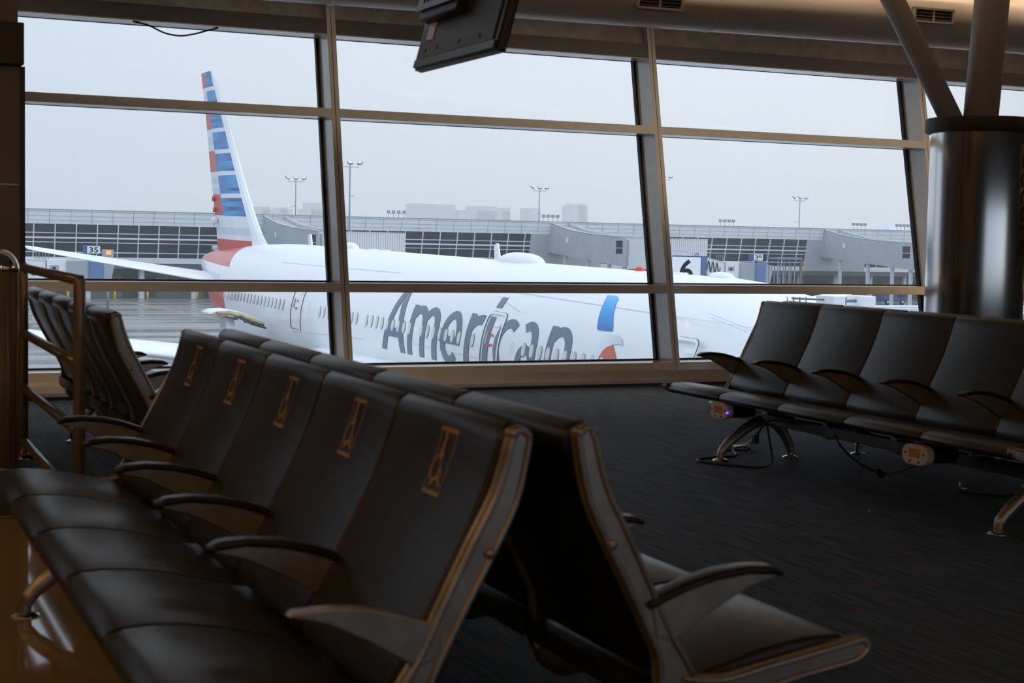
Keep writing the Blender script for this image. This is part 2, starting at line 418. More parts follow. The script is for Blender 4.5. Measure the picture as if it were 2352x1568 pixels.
# ------------------------------------------------------------------ duct with vents
DA = V((2.0, 11.28, 3.222)); DB = V((13.5, 10.34, 3.175)); dd = (DB-DA).normalized(); DR = .235
ang = math.atan2(dd.y, dd.x)
t = empty('ceiling_duct', DA, ang); L = (DB-DA).length
tag(t, 'long satin beige round duct running above the windows', 'duct')
b = MB(); b.lathe([(DR, -4), (DR, L)], (0,0,0), M['duct'], 64, 'x'); b.build('duct_shell', t)
for x in (-1.5, 1.5, 4.62, 7.75):
    b = MB(); b.lathe([(DR, x-.012), (DR+.007, x-.008), (DR+.007, x+.008), (DR, x+.012)], (0,0,0), M['duct'], 64, 'x'); b.build('duct_joint', t)
for x, va in ((4.08, 15), (6.60, 2)):
    m = Matrix.Translation((x, 0, 0)) @ Matrix.Rotation(math.radians(va), 4, 'X')
    b = MB(); w2, h2 = .20, .062
    for lo, hi in (((-w2,-DR-.03,-h2),(w2,-DR+.05,-h2+.016)), ((-w2,-DR-.03,h2-.016),(w2,-DR+.05,h2)), ((-w2,-DR-.03,-h2),(-w2+.02,-DR+.05,h2)), ((w2-.02,-DR-.03,-h2),(w2,-DR+.05,h2))):
        b.box(lo, hi, M['duct'], m)
    b.box((-w2,-DR-.004,-h2),(w2,-DR+.03,h2), M['vent_dark'], m); v = b.build('vent', t)
    b = MB()
    for k in range(4): b.box((-w2+.02,-DR-.022,-h2+.026+k*.026),(w2-.02,-DR-.010,-h2+.032+k*.026), M['grille'], m)
    b.box((-.008,-DR-.024,-h2),(.008,-DR-.006,h2), M['duct'], m)
    b.build('grille', v)

# ------------------------------------------------------------------ tree column
t = tag(empty('tree_column', (8.505, 9.80, 0)), 'round brushed steel clad column with a dark ring and pale branching struts', 'column')
R = .385
b = MB(); b.lathe([(R,0),(R,2.20)], (0,0,0), M['steel'], 96); b.build('cladding', t)
b = MB()
for a in (-2.62, -.6): b.box((-.0025,-R-.0015,.0),(.0025,-R+.004,2.19), M['vent_dark'], Matrix.Rotation(a+PI/2, 4, 'Z'))
b.build('seam', t)
b = MB(); b.lathe([(R-.02,2.185),(R+.03,2.185),(R+.046,2.198),(R+.046,2.292),(R+.036,2.302),(.0,2.302)], (0,0,0), M['ring'], 96); b.build('ring', t)
for nm, p0, p1, r in (('strut', (-.02,-.02,2.29), (.03,-.16,4.75), .137), ('strut', (-.225,.08,2.29), (-1.49,.56,4.75), .090)):
    b = MB(); b.tube([p0, p1], r, M['strut'], 40); b.build(nm, t)
# sign wrapped on the column
b = MB(); a0, a1 = -1.36, -.75
rows = []
for k in range(13):
    a = a0+(a1-a0)*k/12; rows.append([((R+.004)*math.cos(a), (R+.004)*math.sin(a), z) for z in (1.13, 2.09)] + [((R+.001)*math.cos(a), (R+.001)*math.sin(a), z) for z in (2.09, 1.13)])
b.loft(rows, M['signplate']); sg = b.build('sign_plate', t); sg['label'] = 'bronze sign plate with black vertical lettering'

def text_bm(s, size=1.0, offset=0.0):
    cu = bpy.data.curves.new('lettering', 'FONT'); cu.body = s; cu.size = size; cu.offset = offset; cu.resolution_u = 6
    cu.align_x = 'LEFT'
    o = bpy.data.objects.new('lettering', cu); col.objects.link(o)
    bpy.context.view_layer.update()
    me = bpy.data.meshes.new_from_object(o.evaluated_get(bpy.context.evaluated_depsgraph_get()))
    bpy.data.objects.remove(o); bpy.data.curves.remove(cu)
    bm = bmesh.new(); bm.from_mesh(me); bpy.data.meshes.remove(me)
    return bm
def fit_box(bm, x0, x1, y0, y1):
    xs = [v.co.x for v in bm.verts]; ys = [v.co.y for v in bm.verts]
    ax, bx, ay, by = min(xs), max(xs), min(ys), max(ys)
    for v in bm.verts:
        v.co.x = x0+(v.co.x-ax)/(bx-ax)*(x1-x0); v.co.y = y0+(v.co.y-ay)/(by-ay)*(y1-y0)
def slice_bm(bm, axis, lo, hi, step):
    t = lo+step
    while t < hi:
        co = [0,0,0]; no = [0,0,0]; co[axis] = t; no[axis] = 1
        bmesh.ops.bisect_plane(bm, geom=bm.verts[:]+bm.edges[:]+bm.faces[:], plane_co=co, plane_no=no); t += step
def finish(bm, name, m, parent):
    me = bpy.data.meshes.new(name); bm.to_mesh(me); bm.free(); me.materials.append(m)
    o = bpy.data.objects.new(name, me); link(o, parent); return o

bm = text_bm('Secure', 1, .012); fit_box(bm, 0, .80, 0, .185); slice_bm(bm, 1, 0, .185, .02)
for v in bm.verts:      # reads downwards: text x -> -z, text y -> around the column
    a = -1.318 + v.co.y/R; zz = 2.02 - v.co.x
    v.co = ((R+.006)*math.cos(a), (R+.006)*math.sin(a), zz)
o = finish(bm, 'sign_lettering', M['signblack'], sg)

# ------------------------------------------------------------------ hanging monitor
t = tag(empty('hanging_monitor', (2.73, 6.77, 2.103)), 'black flat monitor hanging from the ceiling, seen from behind', 'monitor')
t.rotation_euler = (0, math.radians(15), 0)
b = MB(); b.box((-.012,-.52,0),(.03,.52,.62), M['tv'], bevel=.008); b.build('casing', t)
b = MB(); b.box((-.03,-.47,.045),(-.010,.47,.58), M['tv_back'], bevel=.004)
for y in (-.3,-.05,.22,.38): b.box((-.033,y-.006,.075),(-.028,y+.006,.095), M['black'])
b.build('back_panel', t)
b = MB(); b.box((.030,-.49,.03),(.033,.49,.59), M['screen']); b.build('screen', t)
b = MB(); b.box((-.022,.455,.04),(-.008,.51,.56), M['tv']); b.box((-.022,-.51,.04),(-.008,-.455,.56), M['tv']); b.box((-.03,-.5,.008),(-.008,.5,.045), M['tv']); b.build('bezel', t)
b = MB(); b.box((-.034,.31,.135),(-.029,.40,.225), M['white_pl']); b.build('label_sticker', t)
b = MB(); b.box((-.085,-.05,.225),(-.028,.44,.46), M['black'], bevel=.006); b.box((-.10,.0,.27),(-.085,.46,.62), M['tv'])
for k in range(6): b.box((-.103,.12+k*.05,.305),(-.099,.135+k*.05,.32), M['gasket'])
b.build('mounting_bracket', t)
b = MB(); b.tube([(-.12,.08,.45),(-.68,.08,2.66)], .03, M['black'], 14); b.build('hanger_pole', t)

# ------------------------------------------------------------------ beam seating
PITCH = .6
CUSH = [(.165,.350),(.20,.343),(.257,.343),(.31,.354),(.36,.368),(.45,.391),(.54,.406),(.62,.412),(.675,.409),(.708,.398),(.722,.380),(.722,.366),(.708,.352),(.67,.346),(.54,.348),(.36,.318),(.257,.298),(.17,.300)]
BACK_R = [(-.022,.906),(-.034,.893),(-.037,.872),(-.030,.852),(-.012,.842),(-.003,.825),(.017,.758),(.058,.671),(.113,.569),(.158,.48),(.19,.41),(.20,.36)]
BACK_F = [(.255,.352),(.268,.372),(.262,.405),(.232,.463),(.182,.552),(.135,.640),(.100,.71),(.072,.779),(.050,.84),(.040,.880),(.030,.905),(.012,.917),(-.004,.912)]
def cushion_mesh(name, poly, w, rad):
    b = MB(); b.prism(poly, 'y', -w/2, w/2, M['leather'], bevel=rad, seg=3)
    me = b.mesh(name)
    for p in me.polygons: p.use_smooth = True
    me.set_sharp_from_angle(angle=math.radians(50))
    return me
ME = {}
ME['seat'] = cushion_mesh('seat_cushion', CUSH, .598, .014)
ME['back'] = cushion_mesh('backrest', BACK_R+BACK_F, .598, .014)
UPR = [((-.004,.903),(.010,.904)),((-.012,.893),(.017,.898)),((-.014,.882),(.020,.890)),((-.010,.86),(.028,.865)),((-.006,.836),(.034,.84)),((.013,.758),(.057,.77)),((.054,.671),(.102,.685)),((.109,.569),(.156,.578)),((.158,.475),(.205,.475)),((.188,.41),(.244,.412)),((.192,.35),(.272,.368)),((.180,.30),(.275,.322)),((.205,.272),(.27,.272))]
RAILP = [((.225,.285),(.245,.362)),((.30,.285),(.31,.350)),((.37,.300),(.37,.350)),((.45,.318),(.45,.364)),((.55,.338),(.55,.379)),((.65,.352),(.66,.396)),((.695,.360),(.705,.404)),((.718,.374),(.722,.396)),((.724,.381),(.725,.389))]
def strip_frame(b, pairs, h, m):
    b.loft([[(a[0],-h,a[1]), (a[0],h,a[1]), (c[0],h,c[1]), (c[0],-h,c[1])] for a, c in pairs], m, smooth=False)
b = MB(); strip_frame(b, UPR, .013, M['cast']); strip_frame(b, RAILP, .013, M['cast'])
for s_ in (-1, 1):
    top = [V((-.016,s_*.013,.888)), V((-.006,s_*.013,.900)), V((.008,s_*.013,.905)), V((.020,s_*.013,.901)), V((.021,s_*.013,.89))]
    b.tube(smooth_path([V((a[0],s_*.013,a[1])) for a, c in UPR[::-1]]+top+[V((c[0],s_*.013,c[1])) for a, c in UPR[1:-2]], 3), .0075, M['cast'], 8)
    b.tube(smooth_path([V((c[0],s_*.013,c[1])) for a, c in RAILP]+[V((a[0],s_*.013,a[1])) for a, c in RAILP[::-1]], 3), .0075, M['cast'], 8)
ME['end'] = b.mesh('end_frame')
INN = [(-.022,.872),(-.012,.83),(.006,.752),(.046,.663),(.100,.562),(.148,.47),(.178,.41),(.186,.35),(.175,.31),(.19,.27),(.30,.27),(.30,.30),(.24,.31),(.215,.36),(.20,.42),(.165,.50),(.115,.59),(.07,.68),(.03,.76),(.01,.83),(0,.872)]
b = MB(); b.prism(INN, 'y', -.015, .015, M['cast'], bevel=.004); ME['rib'] = b.mesh('rib_frame')
ARM = [(.478,.566),(.470,.574),(.40,.577),(.32,.569),(.25,.552),(.195,.532),(.165,.522),(.178,.455),(.215,.447),(.25,.462),(.32,.505),(.40,.545)]
b = MB(); b.prism(ARM, 'y', -.017, .017, M['cast'], bevel=.004); ME['arm'] = b.mesh('armrest')
PADT = [(.15,.532),(.195,.551),(.25,.570),(.32,.587),(.40,.594),(.46,.590),(.487,.577),(.484,.566),(.465,.571),(.40,.577),(.32,.569),(.25,.552),(.195,.532),(.16,.518)]
b = MB(); b.prism(PADT, 'y', -.028, .028, M['arm_black'], bevel=.006, seg=2); ME['pad'] = b.mesh('armrest_pad')
for p in ME['pad'].polygons: p.use_smooth = True
ME['pad'].set_sharp_from_angle(angle=math.radians(50))
b = MB(); b.lathe([(0,-.021),(.010,-.021),(.012,-.016),(.012,.016),(.010,.021),(0,.021)], (.068,0,.66), M['cast'], 20, 'y')
ME['screw'] = b.mesh('screw')
b = MB(); b.lathe([(0,-.05),(.05,-.05),(.062,-.03),(.062,.03),(.05,.05),(0,.05)], (.27,0,.262), M['cast'], 24, 'y'); b.box((.26,-.028,.20),(.40,.028,.285), M['cast'], bevel=.01); ME['hub'] = b.mesh('hub')
b = MB(); b.tube(smooth_path([(.37,0,.235),(.46,0,.205),(.56,0,.145),(.635,0,.085),(.665,0,.045),(.668,0,.012)],4), [.034]*4+[.032]*4+[.029]*4+[.026]*4+[.022]*4+[.018], M['cast'], 14); ME['legf'] = b.mesh('leg')
b = MB(); b.tube(smooth_path([(.34,0,.235),(.28,0,.20),(.225,0,.14),(.19,0,.08),(.18,0,.04),(.179,0,.012)],4), [.034]*4+[.032]*4+[.029]*4+[.026]*4+[.022]*4+[.018], M['cast'], 14); ME['legr'] = b.mesh('leg')
b = MB(); b.lathe([(0,.014),(.02,.014),(.046,.006),(.048,0),(0,0)], (0,0,0), M['chrome'], 24); ME['foot'] = b.mesh('foot_disc')

def back_front(z):
    pts = sorted([(p[1], p[0]) for p in BACK_F[1:11]])
    for (za, ua), (zb, ub) in zip(pts, pts[1:]):
        if za <= z <= zb: return ua+(ub-ua)*(z-za)/(zb-za)
    return pts[-1][1]
def ribbon(b, pts, w, m, f, lift=0):
    pts = [V((p[0], p[1], 0)) for p in pts]
    for a, c in zip(pts, pts[1:]):
        d = (c-a).normalized(); n = V((-d.y, d.x, 0))*w/2; e = d*w/2
        b.quad([f(*(q.xy)) for q in (a-e-n, c+e-n, c+e+n, a-e+n)], m)
def symbol_mesh():
    """outlined seat pictogram on the backrest, drawn in (across, up) metres"""
    b = MB()
    def f(x, y):
        z = .806+y; return (back_front(z)+.0016, x, z)
    w, h = .043, .066
    def rb(pts, wd=.006):
        q = []
        for (x0,y0),(x1,y1) in zip(pts, pts[1:]):
            n = max(1, int(abs(y1-y0)/.012))
            q += [(x0+(x1-x0)*k/n, y0+(y1-y0)*k/n) for k in range(n)]
        ribbon(b, q+[pts[-1]], wd, M['gold'], f)
    rb([(-w,-h),(w,-h)], .009); rb([(-w,h),(w,h)], .009)
    rb([(-w,-h),(-w,h)], .004); rb([(w,-h),(w,h)], .004)
    rb([(-.012,h),(-.012,.022)], .010)                     # head rest and back
    rb([(-.014,.020),(-.004,.012)], .012)
    rb([(-.012+.022*math.cos(a)-.006, -.016+.026*math.sin(a)) for a in [2*PI*k/12 for k in range(13)]], .006)   # wheel
    rb([(-.02,-.05),(.005,-.032),(.028,-.048)], .008); rb([(.012,-.018),(.022,-.030)], .006)
    return b.mesh('seat_symbol')
ME['symbol'] = symbol_mesh()

def proto(me, parent, loc=(0,0,0), name=None):
    o = bpy.data.objects.new(name or me.name, me); link(o, parent); o.location = loc; return o

def bench(X, Y0, face, label, group, n=5, symbols=False, bare=(), legs=(.10, 2.44)):
    Lg = n*PITCH
    t = empty('seating_bench', (X, Y0 if face > 0 else Y0+Lg, 0), 0 if face > 0 else PI)
    tag(t, label, 'seating', group)
    conv = (lambda y: y) if face > 0 else (lambda y: Lg-y)      # distance from the near end -> local y
    for i in range(n):
        y = conv((i+.5)*PITCH)
        proto(ME['seat'], t, (0, y, 0)); bk = proto(ME['back'], t, (0, y, 0))
        if symbols:
            s = proto(ME['symbol'], bk, (0, .055, 0)); s['label'] = 'gold outlined seat symbol'
    for i in range(n+1):
        y = conv(i*PITCH)
        if i in (0, n):
            off = (-.02 if (i == 0) == (face > 0) else .02)
            e = proto(ME['end'], t, (0, y+off, 0)); proto(ME['screw'], e)
            y += off
        else:
            proto(ME['rib'], t, (0, y, 0))
        a = proto(ME['arm'], t, (0, y, 0))
        if i in bare: a['label'] = 'bare metal armrest without its black pad'
        else: proto(ME['pad'], a)
        proto(ME['hub'], t, (0, min(max(y, .0), Lg), 0))
    b = MB(); b.box((.335, -.02, .215), (.405, Lg+.02, .275), M['cast_dark'], bevel=.008); b.build('beam', t)
    for ly in legs:
        y = conv(ly)
        for k, fx in (('legf', .668), ('legr', .179)):
            l = proto(ME[k], t, (0, y, 0)); proto(ME['foot'], l, (fx, 0, 0))
    return t
bench(1.276, 2.8, -1, 'black leather row of five seats with gold seat symbols, facing the polished tiles', 'back-to-back seating rows', symbols=True, bare=(0,))
bench(1.415, 2.8, 1, 'black leather row of five plain seats backed onto the row with gold symbols', 'back-to-back seating rows')
bench(1.205, 7.04, 1, 'black leather row of five seats behind the bronze guard rail, seen from its back', 'seating rows by the window')
bench(5.48, 5.22, -1, 'black leather row of five seats with grey power modules under its front edge', 'seating rows by the window')
bench(5.62, 5.22, 1, 'black leather row mostly hidden behind the row with the power modules', 'seating rows by the window')

# power modules under the front edge of the right row
def pod(loc, rz, label, led):
    t = tag(empty('power_module', loc, rz), label, 'power outlet', 'power modules under the seats')
    # faces local -x
    def oval(w, h, n=28):
        out = []
        for k in range(n):
            a = 2*PI*k/n; c, s = math.cos(a), math.sin(a)
            out.append((math.copysign(abs(c)**.6, c)*w, math.copysign(abs(s)**.75, s)*h))
        return out
    b = MB(); b.prism(oval(.082,.050), 'x', -.02, .03, M['podface'], bevel=.004); b.build('face_plate', t)
    b = MB(); b.prism(oval(.074,.046), 'x', .03, .20, M['black']); b.build('housing', t)
    b = MB(); b.box((-.0225,-.034,-.014),(-.020,.034,.030), M['orange']); b.build('sticker', t)
    b = MB()
    for y, z in ((-.060,.006),(.060,.006),(-.03,-.034),(.028,-.034)): b.lathe([(0,-.0225),(.006,-.0225),(.006,-.02)], (0,y,z), M['black'], 12, 'x')
    b.build('socket_hole', t)
    if led:
        b = MB(); b.lathe([(0,-.010),(.006,-.008),(.007,.0),(0,.004)], (-.012,-.080,-.005), M['led'], 12, 'x'); l = b.build('indicator_light', t); l['label'] = 'glowing blue indicator light'
    return t
pod((4.78, 7.62, .303), math.radians(6), 'grey oval power module with a glowing blue light and an orange sticker', True)
pod((4.80, 5.88, .285), math.radians(6), 'grey oval power module with an orange sticker and no light', False)

b = MB(); b.tube(smooth_path([(4.98,7.50,.262),(4.99,7.46,.24),(4.985,7.42,.16),(4.99,7.40,.09),(4.97,7.36,.025),(4.88,7.32,.008),(4.78,7.42,.006),(4.70,7.52,.006),(4.66,7.66,.006),(4.74,7.74,.006),(4.92,7.76,.006),(5.02,7.82,.006),(5.10,7.98,.007),(5.17,8.02,.02),(5.20,7.95,.03),(5.14,7.90,.012)]), .006, M['black'], 8)
t = tag(b.build('power_cable'), 'black power cord hanging from the bench and lying in a loop on the carpet', 'cord')
b = MB(); b.box((5.08,8.03,.003),(5.26,8.10,.022), M['white_pl'], bevel=.004); b.tube(smooth_path([(5.2,8.0,.02),(5.27,8.03,.055),(5.30,8.08,.03),(5.25,8.13,.02)]), .009, M['white_pl'], 8)
tag(b.build('white_plug'), 'white plug and flat cable lying on the carpet behind the bench leg', 'plug')
b = MB(); b.tube(smooth_path([(5.08,7.44,.25),(5.02,7.46,.255),(4.965,7.46,.22),(4.93,7.46,.175)]), .006, M['black'], 8)
b.box((4.905,7.445,.125),(4.935,7.475,.178), M['black'], bevel=.004)
tag(b.build('dangling_plug'), 'short black cord with a plug dangling in the air under the bench', 'plug')
b = MB(); b.tube(smooth_path([(4.86,6.62,.285),(4.88,6.6,.23),(4.92,6.55,.17),(4.97,6.5,.125),(5.02,6.44,.105)]), .006, M['black'], 8)
for k in range(4): b.tube([(5.02+.02*math.cos(a+k)*(1+.2*k), 6.44+.025*math.sin(a+k*1.3), .10+.018*math.sin(a*1.0+k*.8)) for a in [2*PI*j/12 for j in range(12)]], .005, M['black'], 6, closed=True)
b.tube(smooth_path([(5.02,6.44,.10),(5.0,6.3,.125),(4.96,6.1,.19),(4.93,5.97,.25),(4.94,5.93,.27)]), .006, M['black'], 8)
tag(b.build('knotted_cable'), 'black cord sagging under the bench with a knot in its middle', 'cord')
b = MB(); b.box((5.08,6.72,.215),(5.17,6.86,.335), M['black'], bevel=.006)
tag(b.build('junction_box'), 'small black junction box fixed under the powered bench', 'box')
b = MB(); b.tube(smooth_path([(5.42,6.29,.008),(5.46,6.22,.007),(5.54,6.14,.006),(5.66,6.13,.006),(5.78,6.22,.006),(5.9,6.35,.006)]), .006, M['black'], 8); b.box((5.425,6.265,.003),(5.455,6.30,.025), M['chrome']); b.tube([(5.44,6.30,.012),(5.55,6.44,.02)], .008, M['black'], 8)
tag(b.build('floor_cable'), 'loose black cord with a metal plug lying on the carpet under the second leg', 'cord')
b = MB(); b.lathe([(0,.006),(.004,.005),(.006,0)], (4.62,6.0,0), M['white_pl'], 10); tag(b.build('paper_scrap'), 'tiny white scrap on the dark carpet', 'litter')

# ------------------------------------------------------------------ outside: ground
GZ = -8.0
b = MB(); b.quad([(-900,-700,GZ),(1800,-700,GZ),(1800,3200,GZ),(-900,3200,GZ)], M['apron']); structure(b.build('ground_apron'))
b = MB()
for pts in (((33.4,221),(37.9,161.5)), ((37.9,161.5),(44,100)), ((20,190),(60,176))):
    (x0,y0),(x1,y1) = pts; d = V((x1-x0,y1-y0,0)).normalized(); n = V((-d.y,d.x,0))*.12
    b.quad([(x0+n.x,y0+n.y,GZ+.01),(x0-n.x,y0-n.y,GZ+.01),(x1-n.x,y1-n.y,GZ+.01),(x1+n.x,y1+n.y,GZ+.01)], M['yellow'])
structure(b.build('ground_markings'))

# ------------------------------------------------------------------ outside: terminal across the apron
TY = 205.0
def ty(z): return TY - .2111*z
t = tag(empty('terminal_building', (90, TY+12, GZ)), 'long pale terminal concourse with a dark window band across the apron', 'building')
def tb(b, name):
    o = b.build(name, t); o.matrix_parent_inverse = Matrix.Identity(4); o.location = (-90, -TY-12, -GZ); return o
cx = (54.8, 98.0, 146.5)
spans = [(-60, 51.8), (63.8, 95.0), (107.0, 143.6), (155.5, 260)]
b = MB()
b.loft([[(x, ty(1.70), 1.70), (x, ty(3.55), 3.55), (x, ty(3.55)+30, 3.9), (x, ty(1.7)+30, 1.7)] for x in (-60, 260)], M['fascia'], smooth=False); tb(b, 'fascia')
b = MB()
for k in range(-60, 260, 3):
    x = k*.8867+.2
    for zz in ((1.72, 3.54),): b.loft([[(x-.03, ty(zz[0])-.02, zz[0]), (x+.03, ty(zz[0])-.02, zz[0]), (x+.03, ty(zz[0])+.05, zz[0])], [(x-.03, ty(zz[1])-.02, zz[1]), (x+.03, ty(zz[1])-.02, zz[1]), (x+.03, ty(zz[1])+.05, zz[1])]], M['seam'], smooth=False)
for z in (2.15, 2.72, 3.3): b.box((-60, ty(z)-.02, z-.02), (260, ty(z)+.05, z+.02), M['seam'])
b.box((-60, ty(3.55)-.1, 3.53), (260, ty(3.55)+.2, 3.6), M['seam'])
tb(b, 'cladding_seam')
for x0, x1 in spans:
    b = MB(); b.loft([[(x, ty(1.7)+.25, 1.7), (x, ty(1.7)+.5, 1.7), (x, ty(-2.56)+.5, -2.56), (x, ty(-2.56)+.25, -2.56)] for x in (x0, x1)], M['dglass'], smooth=False); g = tb(b, 'window_band')
    b = MB(); n = int((x1-x0)/2.66)
    k0 = math.ceil((x0-24.89)/2.66); k1 = math.floor((x1-24.89)/2.66)
    for k in range(k0, k1+1):
        x = 24.89+k*2.66
        b.loft([[(x-.07, ty(z), z), (x+.07, ty(z), z), (x+.07, ty(z)+.3, z), (x-.07, ty(z)+.3, z)] for z in (-2.56, 1.7)], M['frame_w'], smooth=False)
    for z, h in ((.56,.05), (-.06,.11), (-.64,.05), (-1.93,.06)): b.box((x0, ty(z)-.02, z-h), (x1, ty(z)+.3, z+h), M['frame_w'])
    tb(b, 'window_frame')
    b = MB()
    for k in range(5): 
        x = x0+(x1-x0)*(k+.5)/5; b.box((x-6, TY+9, .8), (x+6, TY+9.4, .95), M['frame_w'])
    tb(b, 'interior_beam')
edges = [(51.8,63.8),(95.0,107.0),(143.6,155.5)]
for x0, x1 in edges:
    b = MB(); b.loft([[(x, ty(z), z), (x, ty(z)+.6, z)][::1] + [] for x in (x0, x1) for z in ()] or [[(x, ty(1.7), 1.7), (x, ty(1.7)+1, 1.7), (x, ty(-3.3)+1, -3.3), (x, ty(-3.3), -3.3)] for x in (x0, x1)], M['clad'], smooth=False); tb(b, 'cladding_panel')
for x0, x1 in spans:
    b = MB(); b.loft([[(x, ty(-2.56), -2.56), (x, ty(-2.56)+1, -2.56), (x, ty(-3.3)+1, -3.3), (x, ty(-3.3), -3.3)] for x in (x0, x1)], M['fascia'], smooth=False); tb(b, 'floor_band')
b = MB(); b.box((-60, TY+5, GZ), (260, TY+30, -3.3), M['concrete']); b.box((-60, TY+.8, -4.0), (260, TY+5, -3.3), M['under'])
for k in range(26): b.box((-40+k*11, TY+4.9, GZ), (-35.5+k*11, TY+5.0, GZ+3.0), M['under'])
tb(b, 'ground_floor')
for k in range(34):
    x = -10+k*7.0
    b = MB(); b.lathe([(.42, GZ), (.42, -3.4)], (x, TY+2.2, 0), M['colwhite'], 14); tb(b, 'column')
b = MB(); b.box((24, TY+11, -2.56), (240, TY+29.8, 3.4), M['under']); tb(b, 'concourse_core')

# fixed walkways
for i, x in enumerate(cx):
    lab = ('grey ribbed walkway sloping from the far terminal beside the aircraft fin', 'grey ribbed walkway sloping from the far terminal behind the white crown radome', 'grey ribbed walkway sloping from the far terminal next to the steel column')[i]
    t2 = tag(empty('gate_walkway', (x, 195, GZ)), lab, 'walkway', 'fixed walkways of the far terminal')
    def tb2(b, name, par=None):
        for v in b.bm.verts: v.co.x += (205-v.co.y)*.07
        o = b.build(name, t2); o.location = (-x, -195, -GZ); return o
    top = [(ty(3.4), 3.34), (203.2, 3.15), (201, 2.72), (198, 2.25), (193, 1.85), (184, 1.46)]
    prof = top + [(184, -2.55), (ty(-.95), -.95)]
    b = MB(); b.prism(prof, 'x', x, x+.25, M['clad']); b.prism(prof, 'x', x+2.75, x+3.0, M['clad']); b.prism([(p[0], p[1]-.35) for p in top]+[(184,-2.4),(ty(-.95),-.8)], 'x', x+.25, x+2.75, M['roof_tan'])
    tb2(b, 'walkway_body')
    b = MB()
    for k in range(46):
        y = 184.2+k*.44; f = (204-y)/20
        b.box((x-.03, y-.05, -1.05-1.5*f), (x, y+.05, 3.0 - 1.5*min(1, max(0, (203.5-y)/10))**.6), M['clad'])
    tb2(b, 'rib_cladding')
    b = MB(); b.tube([(x, p[0], p[1]+.04) for p in top], .09, M['colwhite'], 6); b.tube([(x+3, p[0], p[1]+.04) for p in top], .09, M['colwhite'], 6); tb2(b, 'roof_edge')
    b = MB(); b.box((x-.06, 199.2, .55), (x-.02, 199.8, 1.25), M['signwhite']); tb2(b, 'wall_lamp')
    b = MB(); b.box((x-.05, 184.6, -.75), (x-.02, 186.2, 1.0), M['dglass']); b.box((x-.07, 184.5, -.05), (x-.03, 186.3, .05), M['clad']); tb2(b, 'side_window')
    b = MB(); b.box((x+.55, 178, -2.5), (x+8.9, 184, 1.40), M['bridge'])
    for k in range(28): b.box((x+.6+k*.3, 177.97, -2.45), (x+.63+k*.3, 178.0, 1.35), M['seam'])
    b.box((x+.5, 177.95, 1.36), (x+8.95, 184, 1.46), M['colwhite']); tb2(b, 'rotunda')
    for y in (201.0, 194.5, 189.0, 185.0):
        b = MB(); b.lathe([(.3, GZ), (.3, -1.0-1.5*(204-y)/20)], (x+.6, y, 0), M['colwhite'], 14); tb2(b, 'column')
    b = MB(); b.lathe([(.6, GZ), (.6, -2.5)], (x+4.7, 181, 0), M['colwhite'], 16); tb2(b, 'rotunda_column')

# light masts
def mast(x, y, zb, zt, r, label, hs=1.0, side=1):
    t = tag(empty('light_mast', (x, y, GZ)), label, 'light mast', 'floodlight masts'); H = zt-GZ
    b = MB(); b.tube([(0,0,0),(0,0,H*.5),(0,0,H-.6*hs)], [r*1.6, r*1.3, r*.8], M['mast'], 10); b.build('pole', t)
    b = MB(); w = 1.35*hs
    b.tube([(-w,0,H-.15*hs),(-w,0,H-.6*hs),(w,0,H-.6*hs),(w,0,H-.15*hs)], .05*hs, M['mast'], 6); b.tube([(0,0,H-.7*hs),(0,0,H)], .07*hs, M['mast'], 6); b.build('crossarm', t)
    for k, (x0, a) in enumerate(((-w-.1, .7), (0, 0), (w+.1, -.7))):
        b = MB(); m = Matrix.Translation((x0*1.08, 0, H+.05*hs)) @ Matrix.Rotation(a, 4, 'Z') @ Matrix.Rotation(-.9, 4, 'X')
        b.box((-.38*hs,-.12*hs,-.32*hs),(.38*hs,.1*hs,.32*hs), M['mast'], m); b.box((-.3*hs,-.14*hs,-.24*hs),(.3*hs,-.12*hs,.24*hs), M['signwhite'], m); b.build('floodlight', t)
    b = MB(); b.lathe([(0,.2*hs),(.16*hs,.12*hs),(.2*hs,0),(.14*hs,-.16*hs),(0,-.22*hs)], (side*.75*hs, 0, H-5.1*hs), M['signwhite'], 12); b.tube([(0,0,H-5.0*hs),(side*.7*hs,0,H-5.0*hs)], .05*hs, M['mast'], 6); b.build('camera_dome', t)
mast(61.06, 186.3, -8, 10.1, .10, 'tall grey floodlight mast standing in front of the far terminal', .82)
mast(87.0, 300, -8, 12.0, .11, 'floodlight mast behind the far terminal next to the aircraft fin', 1.1, -1)
mast(141.0, 300, -8, 11.8, .11, 'floodlight mast behind the far terminal above the white crown radome', 1.1, -1)
mast(208.0, 300, -8, 11.6, .11, 'floodlight mast behind the far terminal near the steel column', 1.1, -1)
mast(123.4, 216, -8, 11.3, .10, 'floodlight mast half hidden behind the window mullion', .85)
# roof fixtures on the terminal
for k, (x, lab) in enumerate(((76.5, 'left of the hazy slab block'), (101.5, 'below the wide hazy hotel block'), (133, 'near the second walkway'), (159, 'above the dark windows at right'), (168, 'left of the rooftop plant room'))):
    b = MB()
    for j in range(4): b.box((x-1.2+j*.8, 212, 4.35), (x-.8+j*.8, 212.4, 4.7), M['mast']); b.tube([(x-1.0+j*.8,212.2,3.6),(x-1.0+j*.8,212.2,4.4)], .04, M['mast'], 5)
    b.tube([(x-1.3,212.2,4.3),(x+1.7,212.2,4.3)], .04, M['mast'], 5)
    tag(b.build('roof_floodlights'), 'small bar of floodlights on the terminal roof ' + lab, 'lights', 'roof floodlight bars')
b = MB(); b.box((167.9, 215, 3.5), (169.8, 219, 4.65), M['fascia']); b.box((169.8,215.3,3.5),(172.5,219,3.9), M['fascia'])
for x in (169.9, 171.2, 172.4): b.tube([(x,215.3,3.9),(x,215.3,4.5)], .04, M['mast'], 5)
b.tube([(169.9,215.3,4.5),(172.4,215.3,4.5)], .04, M['mast'], 5)
